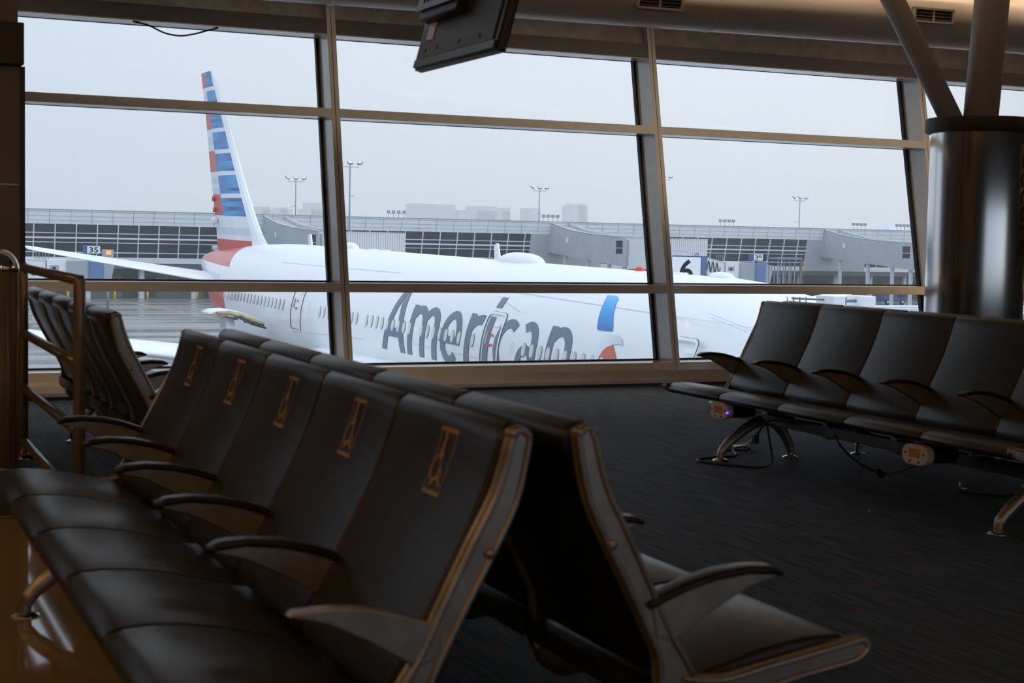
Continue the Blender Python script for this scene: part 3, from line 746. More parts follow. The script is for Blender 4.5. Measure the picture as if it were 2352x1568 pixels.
tag(b.build('rooftop_plant_room'), 'small pale plant room with a railing on the terminal roof', 'plant room')

# hazy skyline
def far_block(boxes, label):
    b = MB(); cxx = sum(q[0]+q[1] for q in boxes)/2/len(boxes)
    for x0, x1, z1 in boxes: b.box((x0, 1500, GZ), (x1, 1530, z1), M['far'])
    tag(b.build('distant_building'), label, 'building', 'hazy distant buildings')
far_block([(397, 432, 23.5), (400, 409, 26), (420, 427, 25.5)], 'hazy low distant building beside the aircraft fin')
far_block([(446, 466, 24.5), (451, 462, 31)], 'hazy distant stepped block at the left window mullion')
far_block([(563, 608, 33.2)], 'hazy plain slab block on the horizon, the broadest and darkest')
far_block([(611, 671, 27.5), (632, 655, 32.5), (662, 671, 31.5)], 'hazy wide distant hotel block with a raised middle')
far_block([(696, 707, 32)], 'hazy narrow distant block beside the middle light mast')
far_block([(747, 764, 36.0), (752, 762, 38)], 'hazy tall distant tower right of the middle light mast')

# jet bridges at the far gates
def digits(s, w, h, m, parent, mtx):
    bm = text_bm(s, 1, .02); fit_box(bm, -w/2, w/2, -h/2, h/2)
    for v in bm.verts: v.co = mtx @ V((v.co.x, 0, v.co.y))
    return finish(bm, 'sign_digits', m, parent)
def far_bridge(x0, xt, z0, z1, num, label, signz):
    t = tag(empty('jet_bridge', (xt, 150, GZ)), label, 'jet bridge', 'jet bridges of the far gates')
    G = -GZ
    L = xt-x0
    b = MB(); b.prism([(-L, z0+1.95), (0, z1+1.85), (0, z1), (-L, z0)], 'y', 0, 2.6, M['bridge']); b.prism([(-L, z0+2.05), (0, z1+1.95), (0, z1+1.85), (-L, z0+1.95)], 'y', -.05, 2.65, M['colwhite'])
    for o in b.bm.verts: o.co.z += G
    b.build('tunnel', t)
    b = MB(); pts = []
    for k in range(60):
        u = k/59; x = -L*.82*(1-u)+(-.6)*u; zc = z0+(z1-z0)*(1+x/L)
        pts.append((x, -.08, G+zc+1.05+.62*math.sin(k*.75)))
    b.tube(smooth_path(pts, 2), .05, M['hose'], 5); b.build('cable_festoon', t)
    b = MB()
    for xx, m, w in ((-L*.9,'redpaint',.9), (-L*.72,'blue',.5)): b.box((xx, -.03, G+z0+.8), (xx+w, 0, G+z0+1.2 if m == 'redpaint' else G+z0+1.8), M[m])
    zc = z0+(z1-z0)*.62
    b.prism([(-L*.42, zc+1.5), (-L*.36, zc+1.1), (-L*.34, zc+.2), (-L*.44, zc+.9)], 'y', -.03, 0, M['blue']); b.prism([(-L*.22, zc+1.4), (-L*.26, zc+1.6), (-L*.36, zc+.4), (-L*.33, zc+.2)], 'y', -.03, 0, M['redpaint'])
    b.build('painted_emblem', t)
    b = MB(); b.box((0.1,-.2,G+z1+.1),(1.9,2.7,G+z1+2.0), M['bridge']); b.box((.35,-.22,G+z1+.95),(1.2,-.2,G+z1+1.45), M['bridge_grey']); b.box((.6,-.24,G+z1+1.05),(.9,-.22,G+z1+1.3), M['black']); b.build('equipment_cabin', t)
    b = MB(); b.box((1.9,-.4,G+z1-.35),(3.9,2.8,G+z1+1.9), M['bridge_grey']); b.build('rotating_neck', t)
    b = MB(); b.box((3.9,-.6,G+z1-.4),(5.3,3.0,G+z1+1.9), M['cabblue'], bevel=.15); b.build('cab', t)
    b = MB(); b.prism([(5.3,G+z1+1.8),(6.3,G+z1+1.6),(5.9,G+z1-.35),(5.3,G+z1-.4)], 'y', -.5, 2.9, M['bridge_grey']); b.build('canopy', t)
    b = MB(); b.box((3.5,-.2,G+z1+2.15+signz),(5.0,.5,G+z1+2.95+signz), M['blue']); b.tube([(4.4,.2,G+z1+1.8),(4.4,.2,G+z1+2.2+signz)], .1, M['blue'], 6); b.box((3.78,-.24,G+z1+2.2+signz),(4.98,-.2,G+z1+2.9+signz), M['signwhite']); sg = b.build('gate_sign', t)
    digits(num, .85, .52, M['signblack'], sg, Matrix.Translation((4.38, -.26, G+z1+2.55+signz)))
    b = MB(); b.box((-2.6,.4,0),(-1.9,2.2,G+z1), M['bridge_grey']); b.box((-3.4,.0,.5),(-1.2,2.6,1.1), M['bridge_grey']); b.build('lift_column', t)
    b = MB()
    for y in (.1, 2.2): b.lathe([(0,-.2),(.5,-.2),(.5,.2),(0,.2)], (-2.3, y, .5), M['tyre'], 16, 'y')
    b.build('bogie_wheel', t)
    b = MB()
    for k in range(5): b.tube([(-.8+.28*k,.5,G+z1+1.85),(-.8+.28*k,.5,G+z1+2.7)], .03, M['mast'], 5)
    b.tube([(-.8,.5,G+z1+2.7),(.32,.5,G+z1+2.7)], .03, M['mast'], 5); b.build('roof_railing', t)
    return t
far_bridge(4, 19.3, -3.0, -3.75, '35', 'white jet bridge with a blue cab and a 35 sign behind the tailplane', .4)
far_bridge(88.5, 94.0, -2.0, -3.1, '39', 'white jet bridge with a blue cab and a 39 sign at the far terminal', 0)
b = MB(); b.box((27.5,168,-2.9),(28.7,168.6,-1.0), M['bridge_grey']); b.box((27.85,167.95,-1.55),(28.4,168.0,-1.12), M['orangelamp']); b.tube([(28.1,168.3,GZ),(28.1,168.3,-2.9)], .15, M['mast'], 8)
tag(b.build('signal_lamp'), 'orange signal lamp box on a post above the tailplane', 'signal lamp')

# single gate sign with the big 6
t = tag(empty('gate_sign', (28.6, 48.2, GZ)), 'white and blue gate sign with a big black 6 behind the aircraft', 'sign'); t.rotation_euler = (0, 0, math.radians(-48))
G = -GZ
b = MB(); b.tube([(0,.35,0),(0,.35,G-.4)], .12, M['blue'], 12); b.build('post', t)
b = MB(); b.box((-.56,0,G-.45),(.56,.72,G+.72), M['blue'], bevel=.01); b.build('sign_box', t)
b = MB(); b.box((-.545,-.012,G-.43),(.53,0,G+.675), M['signwhite']); f = b.build('sign_face', t)
digits('6', .50, .80, M['signblack'], f, Matrix.Translation((0.0, -.016, G+.19)))

# steel gantry and ground vehicles far right
t = tag(empty('steel_gantry', (82.3, 120, GZ)), 'grey open steel gantry of five posts standing on the apron', 'gantry')
for k in range(5):
    for y, r in ((0, .06), (1.5, .05)):
        b = MB(); b.tube([(-1.3+.62*k, y, 0), (-1.3+.62*k, y, 7.75)], r, M['mast'], 6); b.build('post', t)
b = MB(); b.box((-1.45,-.1,7.65),(1.35,1.6,7.85), M['mast']); b.build('top_frame', t)
b = MB(); b.box((1.1,-.15,0),(1.3,.0,7.7), M['olive']); b.build('olive_upright', t)
def cart(x, y, label, m):
    t = tag(empty('baggage_cart', (x, y, GZ)), label, 'baggage cart', 'vehicles by the far terminal')
    b = MB(); b.box((-2.2,-.9,.45),(2.2,.9,1.0), m); b.box((-2.2,-.9,1.0),(-1.9,.9,2.1), m); b.box((1.9,-.9,1.0),(2.2,.9,1.6), m); b.build('cart_body', t)
    for k in (-1.4, 1.4):
        b = MB(); b.lathe([(0,-.12),(.2,-.12),(.2,-.1),(.42,-.1),(.42,.1),(0,.1)], (k,-.95,.42), M['tyre'], 18, 'y'); b.lathe([(0,-.14),(.2,-.14),(.2,-.1)], (k,-.95,.42), M['signwhite'], 14, 'y'); b.build('wheel', t)
cart(150.5, 192, 'blue baggage tug parked under the far walkway', M['cartblue'])
cart(144.5, 194, 'blue baggage cart with a yellow box parked under the far walkway', M['cartblue'])
b = MB(); b.box((141.5,192,GZ+1.2),(143.3,193,GZ+2.1), M['yellow']); b.box((141.2,192,GZ),(143.6,193.2,GZ+1.2), M['cartblue']); tag(b.build('yellow_loader'), 'yellow belt loader left of the blue carts', 'loader')
b = MB()
for k in range(5): b.tube([(155.8+k*.75,192,GZ),(156.3+k*.7,192,GZ+2.2)], .09, M['redpaint'] if k % 2 else M['yellow'], 6)
b.tube([(155.6,192,GZ+1.1),(159.4,192,GZ+1.1)], .07, M['redpaint'], 6); b.tube([(155.6,192,GZ+2.1),(159.4,192,GZ+2.1)], .07, M['redpaint'], 6)
tag(b.build('red_barrier'), 'red and yellow folding barrier by the far terminal', 'barrier')
for k, (x, lab) in enumerate(((34.8,'left of the white column'),(39.0,'in front of the concrete wall'),(45.5,'nearest the aircraft tail'),(28.9,'beside the guard rail bench'),(153.3,'by the red barrier'))):
    b = MB(); b.tube([(x,203,GZ),(x,203,GZ+1.5)], .16, M['yellow'], 10); tag(b.build('yellow_bollard'), 'yellow bollard at the far terminal ' + lab, 'bollard', 'yellow bollards')

# own jet bridge near the nose: roof with equipment boxes
t = tag(empty('jet_bridge', (23.5, 23.5, GZ)), 'white jet bridge close outside, its roof just showing over the seats', 'jet bridge')
b = MB(); b.box((-6.3,-1.5,-2.7-GZ),(9,1.5,.0-GZ), M['bridge']); b.box((-6.4,-1.6,.0-GZ),(9,1.6,.06-GZ), M['colwhite']); b.build('tunnel', t)
for y in (-1.0, -.3, .5): 
    b = MB(); b.box((-6.4,y-.02,.06-GZ),(9,y+.02,.085-GZ), M['fin_grey']); b.build('roof_rib', t)
b = MB(); b.box((-1,-.5,0),(0,.5,-2.7-GZ), M['bridge_grey']); b.build('lift_column', t)
for x0 in (-6.25, -5.55):
    b = MB(); b.box((x0,.2,.06-GZ),(x0+.28,.75,.30-GZ), M['signwhite'], bevel=.02)
    b.build('equipment_box', t)
b = MB(); b.tube([(-5.97,.45,.2-GZ),(-5.55,.45,.2-GZ)], .03, M['mast'], 8); b.tube([(-6.9,.6,.24-GZ),(-6.25,.5,.22-GZ)], .02, M['mast'], 8)
for k in range(4): b.tube([(-7.0+k*.14,.6,-.2-GZ),(-7.0+k*.14,.6,.27-GZ)], .012, M['mast'], 6)
b.build('pipe', t)

# ground equipment by the wing
t = tag(empty('loading_container', (15.2, 64, GZ)), 'white loading container standing under the aircraft wing', 'container')
b = MB(); b.box((-1.4,-1.2,3.0),(1.4,1.2,4.35), M['plane']); b.box((-1.5,-1.3,4.35),(1.5,1.3,4.45), M['plane_grey']); b.build('container_body', t)
b = MB(); b.box((-1.3,-1.1,.6),(1.3,1.1,3.0), M['bridge_grey']); b.build('scissor_lift', t)
b = MB()
for x in (-.9,.9):
    for y in (-1.1,1.1): b.lathe([(0,-.15),(.45,-.15),(.45,.15),(0,.15)], (x,y,.45), M['tyre'], 14, 'y')
b.build('wheel', t)

# ------------------------------------------------------------------ the aircraft
h, slp, R = -.05, .012, 3.1
xn = V((-math.sin(h)*math.cos(slp), -math.cos(h)*math.cos(slp), -math.sin(slp)))
yp = V((math.cos(h), -math.sin(h), 0)); zz = xn.cross(yp)
HZ = 5.6
A0 = V((21.534, 76.321, -2.383))
mw = Matrix.Identity(4)
for i in range(3): mw[i][0], mw[i][1], mw[i][2] = xn[i], yp[i], zz[i]
P = A0 + xn*16 - zz*HZ
mw.translation = P
plane = empty('airliner'); plane.matrix_world = mw
tag(plane, 'white airliner with red and blue striped fin and large grey side lettering', 'aircraft')
SX = -16.0            # local x = s + SX, local z = dz + HZ
def W(s, y, dz): return V((s+SX, y, dz+HZ))
def cylp(s, arc, lift=.012):
    a = arc/R; return W(s, -(R+lift)*math.cos(a), (R+lift)*math.sin(a))

def livery():
    m = mat('livery_fuselage', (.8, .82, .84), .28); n, l, b = nodes(m)
    tc = n.new('ShaderNodeTexCoord'); sp = n.new('ShaderNodeSeparateXYZ'); l.new(tc.outputs['Object'], sp.inputs[0])
    def math_(op, a, bb, c=None):
        q = n.new('ShaderNodeMath'); q.operation = op
        for i, v in enumerate((a, bb, c)):
            if v is None: continue
            if hasattr(v, 'is_output'): l.new(v, q.inputs[i])
            else: q.inputs[i].default_value = v
        return q.outputs[0]
    s = math_('SUBTRACT', sp.outputs[0], SX); z = math_('SUBTRACT', sp.outputs[2], HZ)
    lim1 = math_('MULTIPLY_ADD', z, -2.4, 2.25)          # upper red wedge: s < 2.25 - 2.4 z
    r1 = math_('MULTIPLY', math_('LESS_THAN', s, lim1), math_('GREATER_THAN', z, 1.78))
    lim2 = math_('MULTIPLY_ADD', z, -.78, -.58)
    r2_ = math_('MULTIPLY', math_('LESS_THAN', s, lim2), math_('LESS_THAN', z, .62))
    red = math_('MAXIMUM', r1, r2_)
    g = math_('MULTIPLY', math_('MULTIPLY', math_('LESS_THAN', z, 1.35), math_('GREATER_THAN', z, .95)), math_('LESS_THAN', s, math_('MULTIPLY_ADD', z, -2.0, -.6)))
    m1 = n.new('ShaderNodeMixRGB'); m1.inputs['Color1'].default_value = (.81, .82, .83, 1); m1.inputs['Color2'].default_value = (.62, .67, .74, 1)
    m2 = n.new('ShaderNodeMixRGB'); m2.inputs['Color2'].default_value = (.58, .10, .075, 1)
    l.new(g, m1.inputs['Fac']); l.new(m1.outputs[0], m2.inputs['Color1']); l.new(red, m2.inputs['Fac']); l.new(m2.outputs[0], b.inputs['Base Color'])
    return m
M['livery'] = livery()
def ring(s, cz, hh, ww, n=64):
    return [W(s, ww*math.cos(2*PI*k/n), cz+hh*math.sin(2*PI*k/n)) for k in range(n)]
secs = [(-15.1,1.55,.28,.06),(-14.6,1.50,.50,.16),(-13.8,1.40,.74,.34),(-12.5,1.24,1.06,.66),(-11,1.04,1.36,1.02),(-9,.78,1.76,1.48),(-7,.55,2.13,1.92),(-5,.35,2.47,2.32),(-3,.19,2.74,2.64),(-1,.08,2.93,2.87),(1,.03,3.04,3.02),(3,0,3.1,3.1)]
secs += [(s,0,3.1,3.1) for s in (8,13,18,23,28,33,37,39)]
secs += [(40.5,-.03,3.06,3.08),(42,-.12,2.93,3.0),(43.5,-.28,2.72,2.82),(45,-.5,2.40,2.5),(46.2,-.70,2.05,2.12),(47.3,-.88,1.55,1.62),(48.1,-1.0,1.05,1.1),(48.6,-1.06,.55,.6),(48.75,-1.08,.15,.15)]
b = MB(); b.loft([ring(*q) for q in secs], M['livery']); b.build('fuselage', plane)

# wing, tailplane, engines
def airfoil(x_le, x_te, y, z, tk, n=14, droop=0, inc=0):
    """closed section in local coordinates (chord along -x from leading edge)"""
    out = []
    c = x_le-x_te
    for k in range(n+1):
        u = (1-math.cos(PI*k/n))/2; t = tk*5*(.2969*math.sqrt(u)-.126*u-.3516*u*u+.2843*u**3-.1036*u**4)
        out.append(W(x_le-u*c, y, z+t*c*.62-droop*u*u+inc*(u-.5)*c))
    for k in range(n-1, 0, -1):
        u = (1-math.cos(PI*k/n))/2; t = tk*5*(.2969*math.sqrt(u)-.126*u-.3516*u*u+.2843*u**3-.1036*u**4)
        out.append(W(x_le-u*c, y, z-t*c*.38-droop*u*u+inc*(u-.5)*c))
    return out
for sgn in (-1, 1):
    st = [(2.6,27.6,13.6,-1.35,.13),(3.1,27.2,13.6,-1.30,.13),(9.5,23.0,12.9,-.72,.115),(16,18.9,10.9,-.12,.105),(24,13.7,9.2,.75,.10),(29.6,10.0,7.9,1.42,.09),(30.4,8.7,7.7,1.52,.05)]
    b = MB(); b.loft([airfoil(le, te, sgn*y, z, tk, droop=.25) for y, le, te, z, tk in st], M['plane']); w = b.build('wing', plane)
    st = [(.6,-3.9,-10.6,.88,.10),(3,-5.4,-11.1,1.22,.10),(7,-8.0,-12.1,1.82,.09),(10.3,-10.2,-12.9,2.33,.08),(10.76,-11.0,-13.0,2.40,.04)]
    b = MB(); b.loft([airfoil(le, te, sgn*y, z, tk, inc=.085) for y, le, te, z, tk in st], M['plane']); b.build('tailplane', plane)
    b = MB(); b.lathe([(1.45,0),(1.58,.15),(1.72,1.2),(1.70,2.6),(1.45,4.2),(1.1,5.2),(1.0,5.2),(0,5.0)], (0,0,0), M['plane_grey'], 40, 'x')
    b.lathe([(1.45,0),(1.3,.2),(1.25,1.2),(0,1.2)], (0,0,0), M['under'], 40, 'x')
    for v in b.bm.verts: v.co = W(30.6-v.co.x, sgn*9.6+v.co.y, -2.75+v.co.z)
    e = b.build('engine', plane)
    b = MB(); b.prism([(29,-1.1),(23,-.7),(21,-.8),(24.5,-1.6),(28,-1.9)], 'y', -.25, .25, M['plane_grey'])
    for v in b.bm.verts: v.co = W(v.co.x, sgn*9.6+v.co.y, v.co.z)
    b.build('pylon', e)
# body fairing at the wing root
b = MB(); b.loft([[W(s, -yw*math.cos(a), -1.75+zh*math.sin(a)) for a in [2*PI*k/32 for k in range(32)]] for s, yw, zh in ((9,2.2,.9),(11,2.9,1.3),(14,3.35,1.55),(20,3.5,1.65),(26,3.4,1.55),(29,3.0,1.25),(31,2.2,.8))], M['plane']); b.build('wing_root_fairing', plane)
# extended inboard flap with primed underside
b = MB()
cv = [(-6.05,.02),(-5.75,.14),(-5.2,.17),(-4.6,.06),(-4.0,-.16),(-3.55,-.38)]
b.loft([[W(7.9, y, z+.03), W(6.4, y, z+.05), W(6.4, y, z-.0), W(7.9, y, z-.02)] for y, z in cv], M['plane'])
fl = b.build('flap', plane)
b = MB(); b.loft([[W(7.95, y, z-.02), W(6.6, y, z-.02), W(6.6, y, z-.02-d), W(7.95, y, z-.02-d)] for (y, z), d in zip(cv[1:], (.06,.16,.2,.2,.16))], M['primer']); b.build('primed_rib', fl)
b = MB()
for y, z in ((-5.0,-.12),(-4.5,-.25),(-4.1,-.34),(-3.8,-.45)): b.box(W(7.9,y,z-.12), W(8.1,y+.16,z+.02), M['under'])
b.tube([W(8.0,-4.8,-.12),W(8.0,-4.2,-.42),W(8.0,-3.5,-.62)], .05, M['under'], 6); b.tube([W(8.0,-4.7,-.05),W(8.0,-4.0,-.5)], .03, M['under'], 6)
b.build('flap_linkage', fl)
b = MB(); b.prism([(7.6,-.15),(6.6,-.15),(7.4,-1.5),(8.6,-1.5)], 'y', -5.3, -4.9, M['plane_grey'])
for v in b.bm.verts: v.co = W(*v.co)
b.build('flap_fairing', fl)

# fin with striped livery
TE = [(-15.63,12.69),(-15.23,11.8),(-14.65,10.5),(-14.25,9.34),(-13.84,8.07),(-13.42,6.88),(-12.88,5.59),(-12.43,4.42),(-12.09,3.71),(-11.99,3.14),(-11.77,2.2)]
HN = [(-14.68,12.78),(-14.26,11.85),(-14.08,11.61),(-13.62,10.75),(-13.42,10.52),(-12.75,9.36),(-12.59,9.16),(-12.04,8.13),(-11.85,7.91),(-11.36,6.89),(-11.15,6.66),(-10.54,5.62),(-10.4,5.4),(-9.85,4.39),(-8.9,3.07),(-8.4,2.0)]
LI = [(-13.45,12.75),(-12.71,11.81),(-12.44,11.59),(-11.62,10.74),(-11.35,10.48),(-10.35,9.37),(-10.06,9.12),(-9.17,8.13),(-8.91,7.89),(-7.98,6.89),(-7.76,6.64),(-6.8,5.63),(-6.51,5.37),(-5.55,4.36),(-4.9,3.75),(-4.4,2.98),(-4.0,1.9)]
LO = [(-13.18,12.71),(-12.13,11.77),(-11.18,10.84),(-9.72,9.35),(-8.62,8.11),(-7.52,6.88),(-6.28,5.63),(-4.95,4.38),(-3.78,3.49),(-2.77,3.05),(-1.5,2.9),(-1.2,1.8)]
def sx_at(line, z):
    L2 = sorted([(p[1], p[0]) for p in line])
    if z <= L2[0][0]: return L2[0][1]
    for (za, xa), (zb, xb) in zip(L2, L2[1:]):
        if za <= z <= zb: return xa+(xb-xa)*(z-za)/(zb-za)
    return L2[-1][1]
blue_hi = gradient_mat('fin_blue_light', 0, [(-31, (.06,.17,.40)), (-28.5, (.10,.30,.60)), (-26, (.05,.20,.48)), (-24, (.09,.33,.66)), (-21, (.05,.16,.38))])
blue_lo = gradient_mat('fin_blue_dark', 0, [(-31, (.08,.24,.50)), (-28.5, (.05,.13,.32)), (-26, (.08,.26,.55)), (-24, (.035,.09,.25)), (-21, (.07,.25,.55))])
blue_md = gradient_mat('fin_blue_mid', 0, [(-31, (.12,.27,.48)), (-28, (.05,.20,.50)), (-25, (.10,.34,.66)), (-21, (.05,.15,.36))])
zrows = {'blue': [(12.75,11.83),(11.60,10.75),(10.50,9.365),(9.14,8.13),(7.90,6.89),(6.65,5.625),(5.38,4.375)]}
red_rows = [(12.73,11.83),(10.5,9.35),(8.1,6.885),(5.6,4.40)]
cuts = sorted({12.75, 1.9} | {z for a in zrows['blue'] for z in a} | {z for a in red_rows for z in a} | {10.2,9.9,8.75,8.45,6.55,6.2,5.1,4.9,3.75,3.35,3.07,2.4,11.5,11.0} | {a-(a-c)*f for a, c in zrows['blue'] for f in (.2,.45,.7,.85)}, reverse=True)
b = MB()
def fin_mat(part, zm, x):
    if part == 'rud':
        for a, c in red_rows:
            if c < zm < a: return M['red']
        if 2.2 < zm < 3.10: return M['red']
        return M['fin_grey'] if any(lo < zm < hi for lo, hi in ((10.9,11.5),(8.45,8.95),(6.2,6.6),(5.62,5.9),(3.35,3.75))) else M['fin_white']
    if part == 'fin':
        for i, (a, c) in enumerate(zrows['blue']):
            if c < zm < a:
                f = (a-zm)/(a-c); return (blue_md, blue_hi, blue_lo, blue_hi)[int(f*7+i) % 4] if f > .2 else (blue_lo, blue_hi)[i % 2]
        if zm < 3.08: return M['red']
        return M['fin_grey'] if 3.35 < zm < 3.75 else M['fin_white']
    return M['plane']
for za, zb in zip(cuts, cuts[1:]):
    zm = (za+zb)/2
    for sg in (-1, 1):
        rowsx = []
        for z in (za, zb):
            te, hn, li, lo = (sx_at(q, z) for q in (TE, HN, LI, LO))
            t_ = .12+.030*(12.8-z)
            rowsx.append([(te, .015), (te*.5+hn*.5, t_*.42), (hn, t_*.8), (hn*.55+li*.45, t_), (li, t_*.72), (li*.35+lo*.65, t_*.42), (lo, 0.0)])
        for k in range(6):
            part = ('rud','rud','fin','fin','le','le')[k]
            q = [(rowsx[0][k], za), (rowsx[0][k+1], za), (rowsx[1][k+1], zb), (rowsx[1][k], zb)]
            pts = [W(p[0], sg*p[1], z) for (p, z) in q]
            f = b.quad(pts, fin_mat(part, zm, k-2)); f.smooth = False
zt = 12.75; te, hn, li, lo = (sx_at(q, zt) for q in (TE, HN, LI, LO))
b.quad([W(te,.015,zt), W(li,.09,zt), W(lo,0,zt), W(li,-.09,zt)], M['plane'])
bmesh.ops.remove_doubles(b.bm, verts=b.bm.verts, dist=.002); bmesh.ops.recalc_face_normals(b.bm, faces=b.bm.faces)
fin = b.build('fin', plane); fin['label'] = 'tall fin striped red, white and blue'
b = MB()
for z in (5.35, 4.72): b.lathe([(0,0),(.16,.02),(.1,.22),(0,.3)], W(sx_at(TE,z)+.45, -.22, z), M['emb_red'], 12, 'y')
for v in b.bm.verts: pass
b.build('rudder_actuator', fin)
b = MB(); b.lathe([(0,-.25),(.18,-.1),(.2,.1),(0,.25)], W(-11.5,-.3,4.1), M['plane'], 12, 'z'); b.build('tail_lamp', fin)
b = MB(); b.box(W(-13.3,.05,1.6), W(-12.5,.42,2.62), M['plane_grey'], bevel=.08); b.box(W(-13.1,.03,2.1), W(-12.8,.06,2.4), M['under']); b.build('exhaust_duct', plane)

# crown radome, antennas, beacon
def blob(name, s0, s1, wd, ht, lab=None):
    b = MB(); rings = []
    for k in range(13):
        u = k/12; s = s0+(s1-s0)*u; f = max(.02, (1-abs(2*u-1)**3.2))**.6
        rings.append([W(s, wd*f*math.cos(a), 3.0+(ht+.1)*f*math.sin(a)*(1 if math.sin(a) > 0 else .2)) for a in [2*PI*j/24 for j in range(24)]])
    b.loft(rings, M['plane']); o = b.build(name, plane)
    if lab: o['label'] = lab
blob('radome', 24.75, 27.85, .52, .32, 'smooth white antenna radome on the crown')
blob('antenna_fairing', 8.4, 10.2, .3, .26)
blob('antenna_fairing', 38.2, 39.3, .3, .15)
for s, hgt in ((4.05, .55), (24.42, .62)):
    b = MB(); b.prism([(s-.28,3.5+hgt*.1+.0*s),(s-.12,3.08+hgt),(s-.02,3.08+hgt),(s+.22,3.05),(s-.2,3.05)], 'y', -.04, .04, M['plane'])
    for v in b.bm.verts: v.co = W(*v.co)
    b.build('blade_antenna', plane)
b = MB(); b.lathe([(.16,0),(.16,.05),(.11,.13),(0,.16)], W(34.3,0,3.08), M['beacon'], 16); b.build('beacon_light', plane)
for s in (12.2, 13.4, 36.5): 
    b = MB(); b.lathe([(.28,0),(.26,.06),(0,.08)], W(s,0,3.07), M['plane'], 16); b.build('crown_fitting', plane)

# doors
def door(name, s0, s1, a0, a1, par, wd=.07):
    b = MB(); rr = .22; pts = []
    for cxx, cyy, st in ((s1-rr, a1-rr, 0), (s0+rr, a1-rr, 90), (s0+rr, a0+rr, 180), (s1-rr, a0+rr, 270)):
        for k in range(5):
            a = math.radians(st+k*22.5); pts.append((cxx+rr*math.cos(a), cyy+rr*math.sin(a)))
    pts.append(pts[0]); q = []
    for (x0,y0),(x1,y1) in zip(pts, pts[1:]):
        n = max(1, int(abs(y1-y0)/.2)); q += [(x0+(x1-x0)*k/n, y0+(y1-y0)*k/n) for k in range(n)]
    q.append(pts[-1])
    ribbon(b, q, wd+.02, M['plane'], lambda x, y: cylp(x, y, .034)); ribbon(b, [(x+.03, y+.028) for x, y in q], wd+.005, M['title'], lambda x, y: cylp(x, y, .02))  # offset grey ribbon paints the shadow of the white rim
    o = b.build(name, par)
    b = MB(); ribbon(b, [(s0+.35, a0+1.05), (s0+.35, a0+1.32)], .14, M['win_rim'], lambda x, y: cylp(x, y, .03)); b.build('door_window', o)
    b = MB(); ribbon(b, [(s0+.62, a0+.95), (s0+.82, a0+.98)], .07, M['beacon'], lambda x, y: cylp(x, y, .03)); ribbon(b, [(s0+.62, a0+1.25), (s0+.72, a0+1.33), (s0+.85, a0+1.27)], .05, M['beacon'], lambda x, y: cylp(x, y, .03)); ribbon(b, [(s0+.75, a0+1.65), (s0+1.0, a0+1.65)], .12, M['signwhite'], lambda x, y: cylp(x, y, .03)); b.build('door_handle_marking', o)
door('cabin_door', 10.2, 11.52, -.50, 1.55, plane)
door('cabin_door', 29.44, 30.73, -.50, 1.55, plane)
door('cabin_door', 40.6, 41.75, -.35, 1.60, plane)

# cabin windows
b = MB(); n = 20; rx, ry = .148, .235
def wcyl(x, y, lift): 
    a = (.515+y)/R; return V((x, -(R+lift)*math.cos(a), (R+lift)*math.sin(a)+HZ))
pts = [(math.cos(2*PI*k/n), math.sin(2*PI*k/n)) for k in range(n)]
def sq(c, e=.85): return math.copysign(abs(c)**e, c)
for k in range(n):
    p, q = pts[k], pts[(k+1) % n]
    b.quad([wcyl(sq(p[0])*rx, sq(p[1])*ry, .014), wcyl(sq(q[0])*rx, sq(q[1])*ry, .014), wcyl(sq(q[0])*rx*.78, sq(q[1])*ry*.86, .030), wcyl(sq(p[0])*rx*.78, sq(p[1])*ry*.86, .030)], M['win_rim'])
    b.bm.faces.new([b.bm.verts.new(wcyl(sq(p[0])*rx*.78, sq(p[1])*ry*.86, .030)), b.bm.verts.new(wcyl(sq(q[0])*rx*.78, sq(q[1])*ry*.86, .030)), b.bm.verts.new(wcyl(0, 0, .030))]).material_index = b.mi(M['win_glass'])
wme = b.mesh('cabin_window')
for g in (range(0, 18), range(26, 35), range(36, 45), range(46, 53), (54,), range(61, 74)):
    for k in g:
        o = bpy.data.objects.new('cabin_window', wme); link(o, plane); o.location = (k*.533+SX, 0, 0)
# plugged windows: faint outlines
b = MB()
for k in (23.6, 24.5, 59.5):
    pp = [(k*.533+.10*math.cos(a), .515+.2*math.sin(a)) for a in [2*PI*j/14 for j in range(15)]]
    ribbon(b, pp, .015, M['fin_grey'], lambda x, y: cylp(x, y, .016))
b.build('plugged_window', plane)
# skin seam lines
b = MB()
for s0, a0, s1, a1 in ((6.0,2.6,20,2.75),(29.2,2.2,31.4,1.72),(24.5,2.55,46,2.15),(23,-.02,29.4,-.03),(12,-.5,19,-.25),(41.6,2.35,43.5,2.05),(41.3,2.5,43.7,2.1)):
    n = 14; ribbon(b, [(s0+(s1-s0)*k/n, a0+(a1-a0)*k/n) for k in range(n+1)], .025, M['fin_grey'], lambda x, y: cylp(x, y, .011))
b.build('skin_seam', plane)

